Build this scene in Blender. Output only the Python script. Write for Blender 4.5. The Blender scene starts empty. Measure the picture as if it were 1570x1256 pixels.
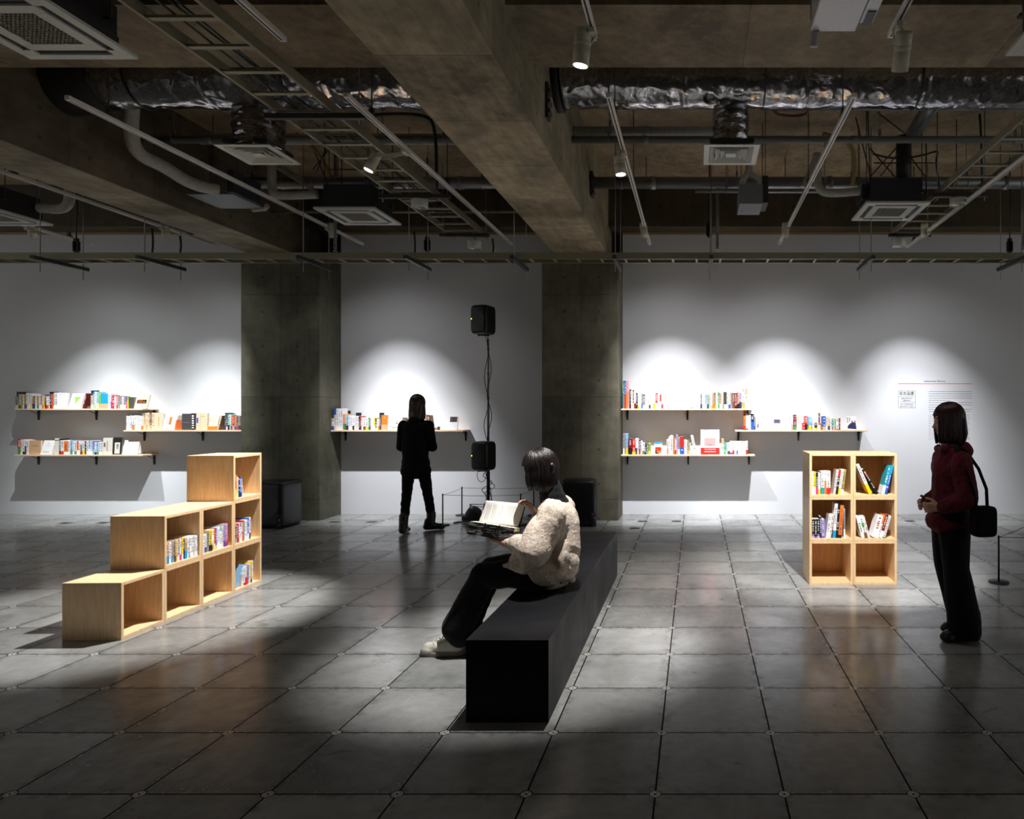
import bpy, bmesh, math, random
from mathutils import Vector, Matrix, noise
random.seed(7)
PI = math.pi
scene = bpy.context.scene
C = scene.collection
# ---------------------------------------------------------------- camera
EYE = 1.493
F = 1041.0                       # focal length in pixels of a 1570 px wide frame
cam_d = bpy.data.cameras.new('camera'); cam = bpy.data.objects.new('camera', cam_d); C.objects.link(cam)
cam.location = (0, 0, EYE); cam.rotation_euler = (PI/2, 0, 0)
cam_d.sensor_fit = 'HORIZONTAL'; cam_d.sensor_width = 36.0; cam_d.lens = 36.0*F/1570
cam_d.shift_x = -(1066-785)/1570.0; cam_d.shift_y = -1/1570.0
cam_d.clip_start = 0.05; cam_d.clip_end = 100
scene.camera = cam
# ---------------------------------------------------------------- exposure, world
vs = scene.view_settings
vs.view_transform = 'Standard'; vs.look = 'None'; vs.gamma = 1; vs.exposure = 0.4; vs.use_curve_mapping = False
w = bpy.data.worlds.new('world'); scene.world = w; w.use_nodes = True
w.node_tree.nodes['Background'].inputs[0].default_value = (1.0, 1.0, 0.96, 1)
w.node_tree.nodes['Background'].inputs[1].default_value = 0.38
# ---------------------------------------------------------------- spot lights (one per lit fixture); fixtures are built round them further down
SPOTS = []
def spot(loc, aim, watts, deg, blend, spill, col=(1.0, 0.985, 1.0), core=0, aim2=None):
    SPOTS.append((Vector(loc), Vector(aim)))
    for k, (p, a, b) in enumerate(((watts, deg, blend), (spill, 115, 1.0), (core, 46, 1.0))):     # beam, spill and the hot centre of the reflector
        if p <= 0: continue
        l = bpy.data.lights.new('spot_light', 'SPOT'); l.energy = p; l.spot_size = math.radians(a); l.spot_blend = b
        l.shadow_soft_size = 0.018; l.color = col
        o = bpy.data.objects.new('spot_light', l); C.objects.link(o)
        o.location = loc; o.rotation_euler = (Vector(aim2 if k == 2 else aim)-Vector(loc)).to_track_quat('-Z', 'Y').to_euler()
WY = 9.62                        # face of the white wall
ZL = EYE+2.03
for x, ax, pw in ((-7.93, -8.35, 185), (-6.34, -6.95, 195), (-4.33, -4.05, 230), (-0.60, -0.22, 290), (1.08, 1.22, 275), (2.75, 3.18, 215)):
    spot((x, 8.15, ZL), (ax, WY, 0.62), pw*0.95, 60 if x > -4 else 58, 0.85, pw*0.09, (0.975, 0.98, 1.0) if x > -6 else (0.955, 0.99, 0.985), pw*(1.6 if x < 2 else 1.1), (ax, WY, 0.22))
WARM = (1.0, 0.975, 0.95)
spot((-2.72, 5.62, 3.44), (-3.85, 5.05, 0.5), 900, 44, 0.6, 22, WARM)    # staircase bookcase
spot((-0.66, 3.88, 3.42), (-1.0, 4.15, 0.4), 470, 42, 0.6, 12, WARM)     # bench and reader
spot((1.17, 3.90, 3.40), (1.32, 6.0, 0.5), 820, 40, 0.6, 20, WARM)       # tall bookcase
spot((-0.62, 5.68, 3.42), (-0.25, 5.6, 0.0), 200, 56, 0.8, 12, WARM)       # floor beside the bench

# ---------------------------------------------------------------- helpers
def P(px, py, d):                # a pixel of the photograph at a distance along the room -> a point
    return Vector(((px-1066.0)*d/F, d, EYE-(py-627.0)*d/F))
def tag(o, label=None, cat=None, group=None, kind=None):
    if label: o['label'] = label
    if cat: o['category'] = cat
    if group: o['group'] = group
    if kind: o['kind'] = kind
    return o
def thing(name, label, cat, loc=(0, 0, 0), group=None, mat=None):
    o = bpy.data.objects.new(name, None); C.objects.link(o); o.empty_display_size = 0.1
    if mat is not None: o.matrix_world = mat
    else: o.location = loc
    WORLD[o.name] = o.matrix_world.copy() if mat is None else mat.copy()
    if mat is None: WORLD[o.name] = Matrix.Translation(Vector(loc))
    return tag(o, label, cat, group)
WORLD = {}
class MB:
    def __init__(s): s.v = []; s.f = []; s.m = []; s.s = []
    def add(s, vs_, fs, mi=0, smooth=False):
        n = len(s.v); s.v += [Vector(q) for q in vs_]
        for f in fs: s.f.append([n+i for i in f]); s.m.append(mi); s.s.append(smooth)
    def box(s, x0, x1, y0, y1, z0, z1, mi=0, M=None):
        vs_ = [Vector((x, y, z)) for z in (z0, z1) for y in (y0, y1) for x in (x0, x1)]
        if M is not None: vs_ = [M @ q for q in vs_]
        s.add(vs_, [(0, 2, 3, 1), (4, 5, 7, 6), (0, 1, 5, 4), (2, 6, 7, 3), (0, 4, 6, 2), (1, 3, 7, 5)], mi)
    def bar(s, a, b, w_, h_, mi=0, up=(0, 0, 1)):          # box from a to b, w_ across, h_ along up
        a = Vector(a); b = Vector(b); d = b-a; L = d.length; d.normalize(); up = Vector(up)
        sx = d.cross(up)
        if sx.length < 1e-4: sx = d.cross(Vector((0, 1, 0)))
        sx.normalize(); uz = sx.cross(d)
        M = Matrix((sx, d, uz)).transposed().to_4x4(); M.translation = a
        s.box(-w_/2, w_/2, 0, L, -h_/2, h_/2, mi, M)
    def tube(s, pts, r, seg=12, mi=0, cap=True, smooth=True):
        pts = [Vector(p) for p in pts]; n = len(pts)
        rs = r if isinstance(r, (list, tuple)) else [r]*n
        prev = None; base = len(s.v)
        for i, p in enumerate(pts):
            d = (pts[min(i+1, n-1)]-pts[max(i-1, 0)]).normalized()
            if prev is None:
                u = d.orthogonal().normalized()
            else:
                u = (prev-d*prev.dot(d))
                u = u.normalized() if u.length > 1e-6 else d.orthogonal().normalized()
            prev = u; v = d.cross(u)
            for k in range(seg):
                t = 2*PI*k/seg; s.v.append(p+(u*math.cos(t)+v*math.sin(t))*rs[i])
        for i in range(n-1):
            for k in range(seg):
                a = base+i*seg+k; b = base+i*seg+(k+1) % seg
                s.f.append([a, b, b+seg, a+seg]); s.m.append(mi); s.s.append(smooth)
        if cap:
            s.f.append([base+k for k in range(seg)][::-1]); s.m.append(mi); s.s.append(False)
            s.f.append([base+(n-1)*seg+k for k in range(seg)]); s.m.append(mi); s.s.append(False)
    def lathe(s, prof, c, seg=24, mi=0, axis='Z', smooth=True):   # prof: (r, t) along the axis
        c = Vector(c); base = len(s.v); n = len(prof)
        for r, t in prof:
            for k in range(seg):
                a = 2*PI*k/seg; x, y = r*math.cos(a), r*math.sin(a)
                s.v.append(c+(Vector((x, y, t)) if axis == 'Z' else Vector((x, t, y)) if axis == 'Y' else Vector((t, x, y))))
        for i in range(n-1):
            for k in range(seg):
                a = base+i*seg+k; b = base+i*seg+(k+1) % seg
                s.f.append([a, b, b+seg, a+seg]); s.m.append(mi); s.s.append(smooth)
        for e in (0, n-1):
            if prof[e][0] > 1e-5:
                q = [base+e*seg+k for k in range(seg)]; s.f.append(q if e else q[::-1]); s.m.append(mi); s.s.append(False)
    def poly(s, pts, y0, y1, mi=0, M=None):                 # outline in xz pushed from y0 to y1
        n = len(pts); vs_ = [Vector((p[0], y, p[1])) for y in (y0, y1) for p in pts]
        if M is not None: vs_ = [M @ q for q in vs_]
        fs = [tuple(range(n)), tuple(range(2*n-1, n-1, -1))]+[(i, i+n, (i+1) % n+n, (i+1) % n) for i in range(n)]
        s.add(vs_, fs, mi)
    def build(s, name, mats, parent=None, bevel=0, local=False, origin=None):
        if not isinstance(mats, (list, tuple)): mats = [mats]
        if parent is not None and not local:
            Mi = WORLD[parent.name].inverted(); vs_ = [Mi @ q for q in s.v]
            loc = Vector((0, 0, 0))
        elif parent is None and not local:
            xs = [q.x for q in s.v]; ys = [q.y for q in s.v]; zs = [q.z for q in s.v]
            loc = Vector(origin) if origin is not None else Vector(((min(xs)+max(xs))/2, (min(ys)+max(ys))/2, min(zs)))
            vs_ = [q-loc for q in s.v]
        else: vs_ = s.v; loc = Vector((0, 0, 0))
        me = bpy.data.meshes.new(name); me.from_pydata(vs_, [], s.f)
        for m_ in mats: me.materials.append(m_)
        for i, p in enumerate(me.polygons): p.material_index = s.m[i]; p.use_smooth = s.s[i]
        bm = bmesh.new(); bm.from_mesh(me); bmesh.ops.recalc_face_normals(bm, faces=bm.faces); bm.to_mesh(me); bm.free()
        o = bpy.data.objects.new(name, me); C.objects.link(o)
        if parent is not None: o.parent = parent; WORLD[o.name] = WORLD[parent.name].copy()
        else: o.location = loc; WORLD[o.name] = Matrix.Translation(loc)
        if bevel:
            b = o.modifiers.new('bevel', 'BEVEL'); b.width = bevel; b.segments = 2; b.limit_method = 'ANGLE'
        return o
# ---------------------------------------------------------------- materials
def sc(r, g, b):                 # sRGB 0-255 -> linear
    return tuple(((c/255)/12.92 if c/255 <= 0.04045 else ((c/255+0.055)/1.055)**2.4) for c in (r, g, b))+(1,)
class NT:
    def __init__(s, name):
        s.mat = bpy.data.materials.new(name); s.mat.use_nodes = True; s.t = s.mat.node_tree
        s.b = s.t.nodes['Principled BSDF']
    def n(s, ty, **kw):
        o = s.t.nodes.new(ty)
        for k, v in kw.items(): setattr(o, k, v)
        return o
    def l(s, a, b): s.t.links.new(a, b)
    def math(s, op, a, b=None, clamp=False):
        o = s.n('ShaderNodeMath', operation=op, use_clamp=clamp)
        for i, q in enumerate((a, b)):
            if q is None: continue
            if isinstance(q, (int, float)): o.inputs[i].default_value = q
            else: s.l(q, o.inputs[i])
        return o.outputs[0]
    def mix(s, f, a, b, blend='MIX'):
        o = s.n('ShaderNodeMix', data_type='RGBA', blend_type=blend)
        for i, q in ((0, f), (6, a), (7, b)):
            if isinstance(q, (int, float)): o.inputs[i].default_value = q
            elif isinstance(q, tuple): o.inputs[i].default_value = q
            else: s.l(q, o.inputs[i])
        return o.outputs[2]
    def noise(s, vec, scale, detail=4, rough=0.55, dist=0):
        o = s.n('ShaderNodeTexNoise'); o.inputs['Scale'].default_value = scale; o.inputs['Detail'].default_value = detail
        o.inputs['Roughness'].default_value = rough; o.inputs['Distortion'].default_value = dist
        if vec is not None: s.l(vec, o.inputs['Vector'])
        return o.outputs[0]
    def mapr(s, v, a, b, c, d):
        o = s.n('ShaderNodeMapRange'); s.l(v, o.inputs[0])
        for i, q in enumerate((a, b, c, d)): o.inputs[i+1].default_value = q
        return o.outputs[0]
    def bump(s, h, st, dist=0.01, normal=None):
        o = s.n('ShaderNodeBump'); o.inputs['Strength'].default_value = st; o.inputs['Distance'].default_value = dist
        s.l(h, o.inputs['Height'])
        if normal is not None: s.l(normal, o.inputs['Normal'])
        return o.outputs[0]
    def scalev(s, vec, k):
        o = s.n('ShaderNodeVectorMath', operation='MULTIPLY'); s.l(vec, o.inputs[0]); o.inputs[1].default_value = k
        return o.outputs[0]
def plain(name, rgb, rough=0.5, metal=0.0, grain=0.0, gs=60, spec=0.5, emit=None, es=0):
    m = NT(name); b = m.b
    b.inputs['Base Color'].default_value = rgb; b.inputs['Roughness'].default_value = rough; b.inputs['Metallic'].default_value = metal
    b.inputs['Specular IOR Level'].default_value = spec
    tc = m.n('ShaderNodeTexCoord').outputs['Object']
    nz = m.noise(tc, gs, 3)
    v = m.mapr(nz, 0.3, 0.7, 1-0.10-grain, 1+0.06)
    hs = m.n('ShaderNodeHueSaturation'); hs.inputs['Color'].default_value = rgb; m.l(v, hs.inputs['Value'])
    m.l(hs.outputs[0], b.inputs['Base Color'])
    if grain: m.l(m.bump(nz, 0.2, 0.002), b.inputs['Normal'])
    if emit: b.inputs['Emission Color'].default_value = emit; b.inputs['Emission Strength'].default_value = es
    return m.mat
def concrete(name, dark, light, u='Y', v='Z', du=0.91, uo=0.16, dv=None, vo=0.0, holes=None):
    """board-marked concrete; u, v: world axes of the face; du, dv: panel size; holes: (spacing_u, offset_u, spacing_v, offset_v)"""
    m = NT(name); g = m.n('ShaderNodeNewGeometry').outputs['Position']
    sp = m.n('ShaderNodeSeparateXYZ'); m.l(g, sp.inputs[0]); ax = {'X': sp.outputs[0], 'Y': sp.outputs[1], 'Z': sp.outputs[2]}
    n1 = m.noise(g, 1.6, 6, 0.62, 0.4); n2 = m.noise(g, 9, 5, 0.6)
    st = m.noise(m.scalev(g, (6, 0.8, 6) if u == 'Y' else (6, 6, 0.7)), 3.0, 4, 0.6)
    t = m.math('ADD', m.math('MULTIPLY', n1, 0.55), m.math('ADD', m.math('MULTIPLY', n2, 0.22), m.math('MULTIPLY', st, 0.23)))
    t = m.mapr(t, 0.41, 0.60, 0, 1)
    sn = m.mapr(m.noise(m.scalev(g, (1, 1, 1)), 0.9, 3, 0.7, 1.5), 0.42, 0.7, 0, 1)
    pu = m.math('DIVIDE', m.math('SUBTRACT', ax[u], uo), du)
    cell = m.math('FLOOR', pu)
    cu = m.math('ABSOLUTE', m.math('SUBTRACT', m.math('FRACT', pu), 0.5))
    line = m.math('GREATER_THAN', cu, 0.5-0.004/du)
    if dv:
        pv = m.math('DIVIDE', m.math('SUBTRACT', ax[v], vo), dv)
        cv = m.math('ABSOLUTE', m.math('SUBTRACT', m.math('FRACT', pv), 0.5))
        line = m.math('MAXIMUM', line, m.math('GREATER_THAN', cv, 0.5-0.005/dv))
        cell = m.math('ADD', cell, m.math('MULTIPLY', m.math('FLOOR', pv), 7.0))
    wn = m.n('ShaderNodeTexWhiteNoise', noise_dimensions='1D'); m.l(cell, wn.inputs['W'])
    t = m.math('ADD', m.math('MULTIPLY', t, 0.70), m.math('MULTIPLY', wn.outputs[0], 0.34), True)
    col = m.mix(t, dark, light)
    col = m.mix(m.math('MULTIPLY', sn, 0.5), col, (dark[0]*0.72, dark[1]*0.72, dark[2]*0.68, 1))
    col = m.mix(m.math('MULTIPLY', line, 0.55), col, (dark[0]*0.4, dark[1]*0.4, dark[2]*0.4, 1))
    h = m.math('ADD', m.math('MULTIPLY', n2, 0.3), m.math('MULTIPLY', line, -1.0))
    if holes:
        su, ou, sv, ov = holes
        a = m.math('MULTIPLY', m.math('SUBTRACT', m.math('FRACT', m.math('DIVIDE', m.math('SUBTRACT', ax[u], ou), su)), 0.5), su)
        b_ = m.math('MULTIPLY', m.math('SUBTRACT', m.math('FRACT', m.math('DIVIDE', m.math('SUBTRACT', ax[v], ov), sv)), 0.5), sv)
        r = m.math('SQRT', m.math('ADD', m.math('MULTIPLY', a, a), m.math('MULTIPLY', b_, b_)))
        ring = m.math('MULTIPLY', m.math('LESS_THAN', r, 0.022), m.math('GREATER_THAN', r, 0.012))
        core = m.math('LESS_THAN', r, 0.013)
        col = m.mix(m.math('MULTIPLY', core, 0.6), col, (dark[0]*0.25, dark[1]*0.25, dark[2]*0.25, 1))
        col = m.mix(m.math('MULTIPLY', ring, 0.4), col, (dark[0]*0.5, dark[1]*0.5, dark[2]*0.5, 1))
        h = m.math('ADD', h, m.math('MULTIPLY', core, -2.0))
    m.l(col, m.b.inputs['Base Color']); m.b.inputs['Roughness'].default_value = 0.72
    m.l(m.bump(h, 0.35, 0.004), m.b.inputs['Normal'])
    return m.mat
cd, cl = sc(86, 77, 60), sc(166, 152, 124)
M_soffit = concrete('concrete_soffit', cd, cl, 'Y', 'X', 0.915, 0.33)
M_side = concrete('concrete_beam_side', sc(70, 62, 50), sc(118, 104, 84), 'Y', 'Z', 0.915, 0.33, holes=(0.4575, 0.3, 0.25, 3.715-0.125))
M_side_lit = concrete('concrete_beam_side_lit', sc(112, 104, 84), sc(176, 164, 136), 'Y', 'Z', 0.915, 0.33, holes=(0.4575, 0.3, 0.25, 3.715-0.125))  # main beam side: light from the right wall pools put into the colour
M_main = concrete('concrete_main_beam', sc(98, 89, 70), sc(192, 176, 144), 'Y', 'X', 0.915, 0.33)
M_slab = concrete('concrete_slab', sc(104, 90, 68), sc(180, 158, 124), 'X', 'Y', 0.9, 0.2, 1.8, 0.4)
M_cross = concrete('concrete_cross_beam', sc(96, 85, 66), sc(170, 152, 120), 'X', 'Y', 1.8, 0.35)
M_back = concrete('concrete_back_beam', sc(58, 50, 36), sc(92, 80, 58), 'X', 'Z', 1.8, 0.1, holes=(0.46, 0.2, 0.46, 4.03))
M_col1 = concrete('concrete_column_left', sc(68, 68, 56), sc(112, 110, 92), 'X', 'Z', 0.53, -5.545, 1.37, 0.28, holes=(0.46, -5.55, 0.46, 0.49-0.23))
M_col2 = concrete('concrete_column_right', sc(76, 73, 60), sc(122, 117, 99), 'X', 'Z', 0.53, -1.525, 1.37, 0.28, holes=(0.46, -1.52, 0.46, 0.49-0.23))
def m_white():
    m = NT('painted_wall'); g = m.n('ShaderNodeNewGeometry').outputs['Position']
    n1 = m.noise(g, 0.8, 3); n2 = m.noise(g, 140, 2)
    m.l(m.mix(m.mapr(n1, 0.3, 0.7, 0, 1), sc(216, 218, 223), sc(224, 226, 231)), m.b.inputs['Base Color'])
    m.b.inputs['Roughness'].default_value = 0.85; m.b.inputs['Specular IOR Level'].default_value = 0.2
    m.l(m.bump(n2, 0.05, 0.002), m.b.inputs['Normal'])
    return m.mat
M_wall = m_white()
def m_floor():
    m = NT('floor_tiles'); g = m.n('ShaderNodeNewGeometry').outputs['Position']
    sp = m.n('ShaderNodeSeparateXYZ'); m.l(g, sp.inputs[0])
    px = m.math('DIVIDE', m.math('SUBTRACT', sp.outputs[0], -0.155), 0.5)
    py = m.math('DIVIDE', m.math('SUBTRACT', sp.outputs[1], 3.13), 0.5)
    fx = m.math('FRACT', px); fy = m.math('FRACT', py)
    ex = m.math('SUBTRACT', 0.5, m.math('ABSOLUTE', m.math('SUBTRACT', fx, 0.5)))      # 0 at the joint
    ey = m.math('SUBTRACT', 0.5, m.math('ABSOLUTE', m.math('SUBTRACT', fy, 0.5)))
    e = m.math('MINIMUM', ex, ey)
    line = m.math('LESS_THAN', e, 0.0075)
    wear = m.math('SUBTRACT', 1.0, m.mapr(e, 0.0, 0.14, 0, 1))
    cx = m.n('ShaderNodeCombineXYZ'); m.l(m.math('FLOOR', px), cx.inputs[0]); m.l(m.math('FLOOR', py), cx.inputs[1])
    wn = m.n('ShaderNodeTexWhiteNoise', noise_dimensions='3D'); m.l(cx.outputs[0], wn.inputs['Vector'])
    off = m.n('ShaderNodeVectorMath', operation='ADD'); m.l(g, off.inputs[0]); m.l(m.scalev(cx.outputs[0], (3.7, 5.1, 0)), off.inputs[1])
    n1 = m.noise(off.outputs[0], 2.2, 6, 0.62, 0.7); n2 = m.noise(off.outputs[0], 13, 5, 0.65); n3 = m.noise(off.outputs[0], 80, 2)
    t = m.math('ADD', m.math('MULTIPLY', n1, 0.6), m.math('ADD', m.math('MULTIPLY', n2, 0.25), m.math('MULTIPLY', wn.outputs[0], 0.22)))
    t = m.mapr(t, 0.34, 0.74, 0, 1)
    col = m.mix(t, sc(104, 105, 103), sc(158, 159, 157))
    stain = m.math('MULTIPLY', wear, m.mapr(n2, 0.46, 0.62, 0, 1))
    col = m.mix(m.math('MULTIPLY', stain, 0.65), col, sc(56, 55, 52))
    blot = m.mapr(m.noise(off.outputs[0], 5.5, 3, 0.5, 1.5), 0.68, 0.74, 0, 1)
    col = m.mix(m.math('MULTIPLY', blot, 0.4), col, sc(66, 64, 60))
    r = m.math('MULTIPLY', m.math('SQRT', m.math('ADD', m.math('MULTIPLY', ex, ex), m.math('MULTIPLY', ey, ey))), 0.5)
    disc = m.math('LESS_THAN', r, 0.021); rim = m.math('LESS_THAN', r, 0.026); hub = m.math('LESS_THAN', r, 0.006)
    ring = m.math('MULTIPLY', m.math('LESS_THAN', r, 0.0155), m.math('GREATER_THAN', r, 0.0135))
    col = m.mix(line, col, sc(26, 26, 26)); col = m.mix(rim, col, sc(20, 20, 20)); col = m.mix(disc, col, sc(190, 187, 178))
    col = m.mix(m.math('MAXIMUM', hub, ring), col, sc(40, 40, 40))
    m.l(col, m.b.inputs['Base Color'])
    m.l(m.math('MULTIPLY', disc, 0.25), m.b.inputs['Metallic'])
    ro = m.mapr(t, 0, 1, 0.27, 0.14); ro = m.math('ADD', ro, m.math('MULTIPLY', stain, 0.06))
    ro = m.math('ADD', ro, m.math('MULTIPLY', m.math('SUBTRACT', n3, 0.5), 0.08))
    ro = m.math('ADD', ro, m.math('MULTIPLY', line, 0.6)); m.l(ro, m.b.inputs['Roughness']); m.l(m.math('MULTIPLY', m.math('SUBTRACT', 1.0, line), 0.5), m.b.inputs['Specular IOR Level'])
    h = m.math('ADD', m.math('MULTIPLY', m.noise(off.outputs[0], 2.5, 2), 0.5), m.math('MULTIPLY', line, -1.0))
    h = m.math('MULTIPLY', h, m.math('SUBTRACT', 1.0, disc))
    m.l(m.bump(h, 0.12, 0.004), m.b.inputs['Normal'])
    return m.mat
M_floor = m_floor()
def m_wood(name, a, b, axis=(9, 9, 0.7), rough=0.42):
    m = NT(name); g = m.n('ShaderNodeTexCoord').outputs['Object']
    n1 = m.noise(m.scalev(g, axis), 7.0, 6, 0.6, 0.3); n2 = m.noise(m.scalev(g, axis), 30.0, 3)
    t = m.math('ADD', m.math('MULTIPLY', n1, 0.7), m.math('MULTIPLY', n2, 0.3))
    m.l(m.mix(m.mapr(t, 0.35, 0.65, 0, 1), a, b), m.b.inputs['Base Color'])
    m.b.inputs['Roughness'].default_value = rough
    m.l(m.bump(n2, 0.06, 0.001), m.b.inputs['Normal'])
    return m.mat
M_ply = m_wood('birch_plywood', sc(212, 174, 128), sc(234, 202, 160))
M_plyback = m_wood('plywood_back', sc(200, 148, 88), sc(220, 172, 112))
M_shelf = m_wood('pale_shelf_board', sc(226, 192, 160), sc(240, 212, 182), (0.7, 9, 9))
M_batten = m_wood('wall_batten', sc(150, 128, 96), sc(178, 154, 116), (0.7, 9, 9), 0.7)
M_black = plain('black_metal', sc(16, 16, 17), 0.45)
M_iron = plain('black_powder_coat', sc(22, 22, 24), 0.55)
def m_bench():
    m = NT('black_stained_bench'); g = m.n('ShaderNodeTexCoord').outputs['Object']
    n1 = m.noise(m.scalev(g, (1.2, 14, 0.5)), 6.0, 5); n2 = m.noise(g, 3.0, 4)
    m.l(m.mix(m.mapr(n1, 0.35, 0.65, 0, 1), sc(7, 7, 10), sc(15, 15, 20)), m.b.inputs['Base Color'])
    m.l(m.mapr(n2, 0.3, 0.7, 0.42, 0.56), m.b.inputs['Roughness']); m.b.inputs['Specular IOR Level'].default_value = 0.22
    m.l(m.bump(n1, 0.05, 0.001), m.b.inputs['Normal'])
    return m.mat
M_bench = m_bench()
M_grey = plain('galvanised_steel', sc(142, 144, 146), 0.42, 0.75)
M_dgrey = plain('dark_steel', sc(74, 74, 72), 0.5, 0.6)
M_pipe = plain('grey_pipe', sc(120, 122, 120), 0.5, 0.2)
M_olive = plain('painted_tray_steel', sc(150, 144, 122), 0.5, 0.3)
M_track = plain('white_track', sc(232, 228, 222), 0.35)
M_slot = plain('track_slot', sc(48, 46, 44), 0.5)
M_fix = plain('cream_fixture', sc(198, 193, 172), 0.45)
M_acw = plain('white_plastic', sc(206, 208, 200), 0.45)
M_acg = plain('grey_beige_grille', sc(150, 146, 130), 0.6, grain=0.2, gs=220)
M_acb = plain('aircon_casing', sc(66, 66, 70), 0.45, 0.4)
M_wrap = plain('white_pipe_wrap', sc(186, 184, 178), 0.6, grain=0.1, gs=30)
M_duct = plain('dark_duct_end', sc(30, 29, 27), 0.7)
M_lens = plain('lit_lens', (1, 1, 1, 1), 0.3, emit=(1, 0.97, 0.93, 1), es=9)
M_off = plain('lens_reflector', sc(180, 180, 176), 0.25, 0.6)
M_led = plain('green_led', (0.5, 1, 0.05, 1), 0.3, emit=(0.45, 1.0, 0.03, 1), es=2.2)
M_orange = plain('orange_hose', sc(170, 112, 48), 0.6)
M_yhose = plain('ochre_hose', sc(150, 124, 72), 0.6)
def m_foil():
    m = NT('crinkled_foil'); g = m.n('ShaderNodeTexCoord').outputs['Object']
    n1 = m.noise(g, 26, 3, 0.6, 2.0)
    m.l(m.mix(m.mapr(n1, 0.35, 0.65, 0, 1), sc(150, 148, 152), sc(205, 203, 208)), m.b.inputs['Base Color']); m.b.inputs['Metallic'].default_value = 1
    m.b.inputs['Roughness'].default_value = 0.13
    m.l(m.bump(n1, 0.22, 0.005), m.b.inputs['Normal'])
    return m.mat
M_foil = m_foil()
def m_text():
    return plain('printed_ink', sc(70, 70, 78), 0.7)
M_ink = m_text(); M_ink2 = plain('pale_printed_ink', sc(84, 84, 94), 0.7); M_red = plain('red_printed_rule', sc(226, 70, 60), 0.6)

# ================================================================ THE ROOM
def struct(name, mb, mats, **kw):
    o = mb.build(name, mats, **kw); o['kind'] = 'structure'; return o
XL, XR, YN = -13.5, 9.5, -6.0
SL = EYE+3.07                                             # underside of the slab
b = MB(); b.box(XL, XR, YN, 9.9, -0.1, 0); struct('floor', b, M_floor)
b = MB(); b.box(XL, XR, YN, 9.9, SL, SL+0.25); struct('ceiling', b, M_slab)
b = MB()
for x0, x1 in ((XL, -6.07), (-5.02, -2.05), (-1.03, XR)): b.box(x0, x1, WY, WY+0.12, 0.0, EYE+2.467)
struct('wall_back', b, M_wall)
b = MB(); b.box(XL, XR, YN-0.2, YN, 0, SL); struct('wall_front_light_block', b, M_side)  # unseen wall added behind the camera to block world light
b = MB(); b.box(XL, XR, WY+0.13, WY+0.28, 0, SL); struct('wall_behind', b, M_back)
b = MB()
for x0, x1 in ((XL, -6.07), (-5.02, -2.05), (-1.03, XR)): b.box(x0, x1, WY-0.012, WY+0.12, EYE+2.467, EYE+2.50)
struct('trim_1', b, M_batten)
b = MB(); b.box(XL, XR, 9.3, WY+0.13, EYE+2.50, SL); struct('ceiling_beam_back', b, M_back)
b = MB(); b.box(XL, XR, 4.25, 5.03, EYE+2.53, SL); struct('ceiling_beam_cross', b, M_cross)
b = MB(); b.box(XL, XR, -1.2, -0.4, EYE+2.53, SL); struct('ceiling_beam_cross', b, M_cross)
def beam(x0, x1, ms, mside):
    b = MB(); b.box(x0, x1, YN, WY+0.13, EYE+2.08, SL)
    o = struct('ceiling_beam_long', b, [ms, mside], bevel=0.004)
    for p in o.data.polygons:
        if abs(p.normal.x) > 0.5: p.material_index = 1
beam(-1.89, -1.19, M_main, M_side_lit); beam(-5.97, -5.37, M_soffit, M_side)
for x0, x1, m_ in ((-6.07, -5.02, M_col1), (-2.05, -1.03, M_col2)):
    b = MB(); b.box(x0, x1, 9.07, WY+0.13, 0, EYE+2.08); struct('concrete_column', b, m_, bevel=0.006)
# ================================================================ SERVICES UNDER THE CEILING
def rods(t, pts, z0, z1=SL, r=0.004, name='hanging_rod', mat=None):
    for x, y in pts:
        mb = MB(); mb.tube([(x, y, z0), (x, y, z1)], r, 6); mb.build(name, mat or M_dgrey, t)
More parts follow.
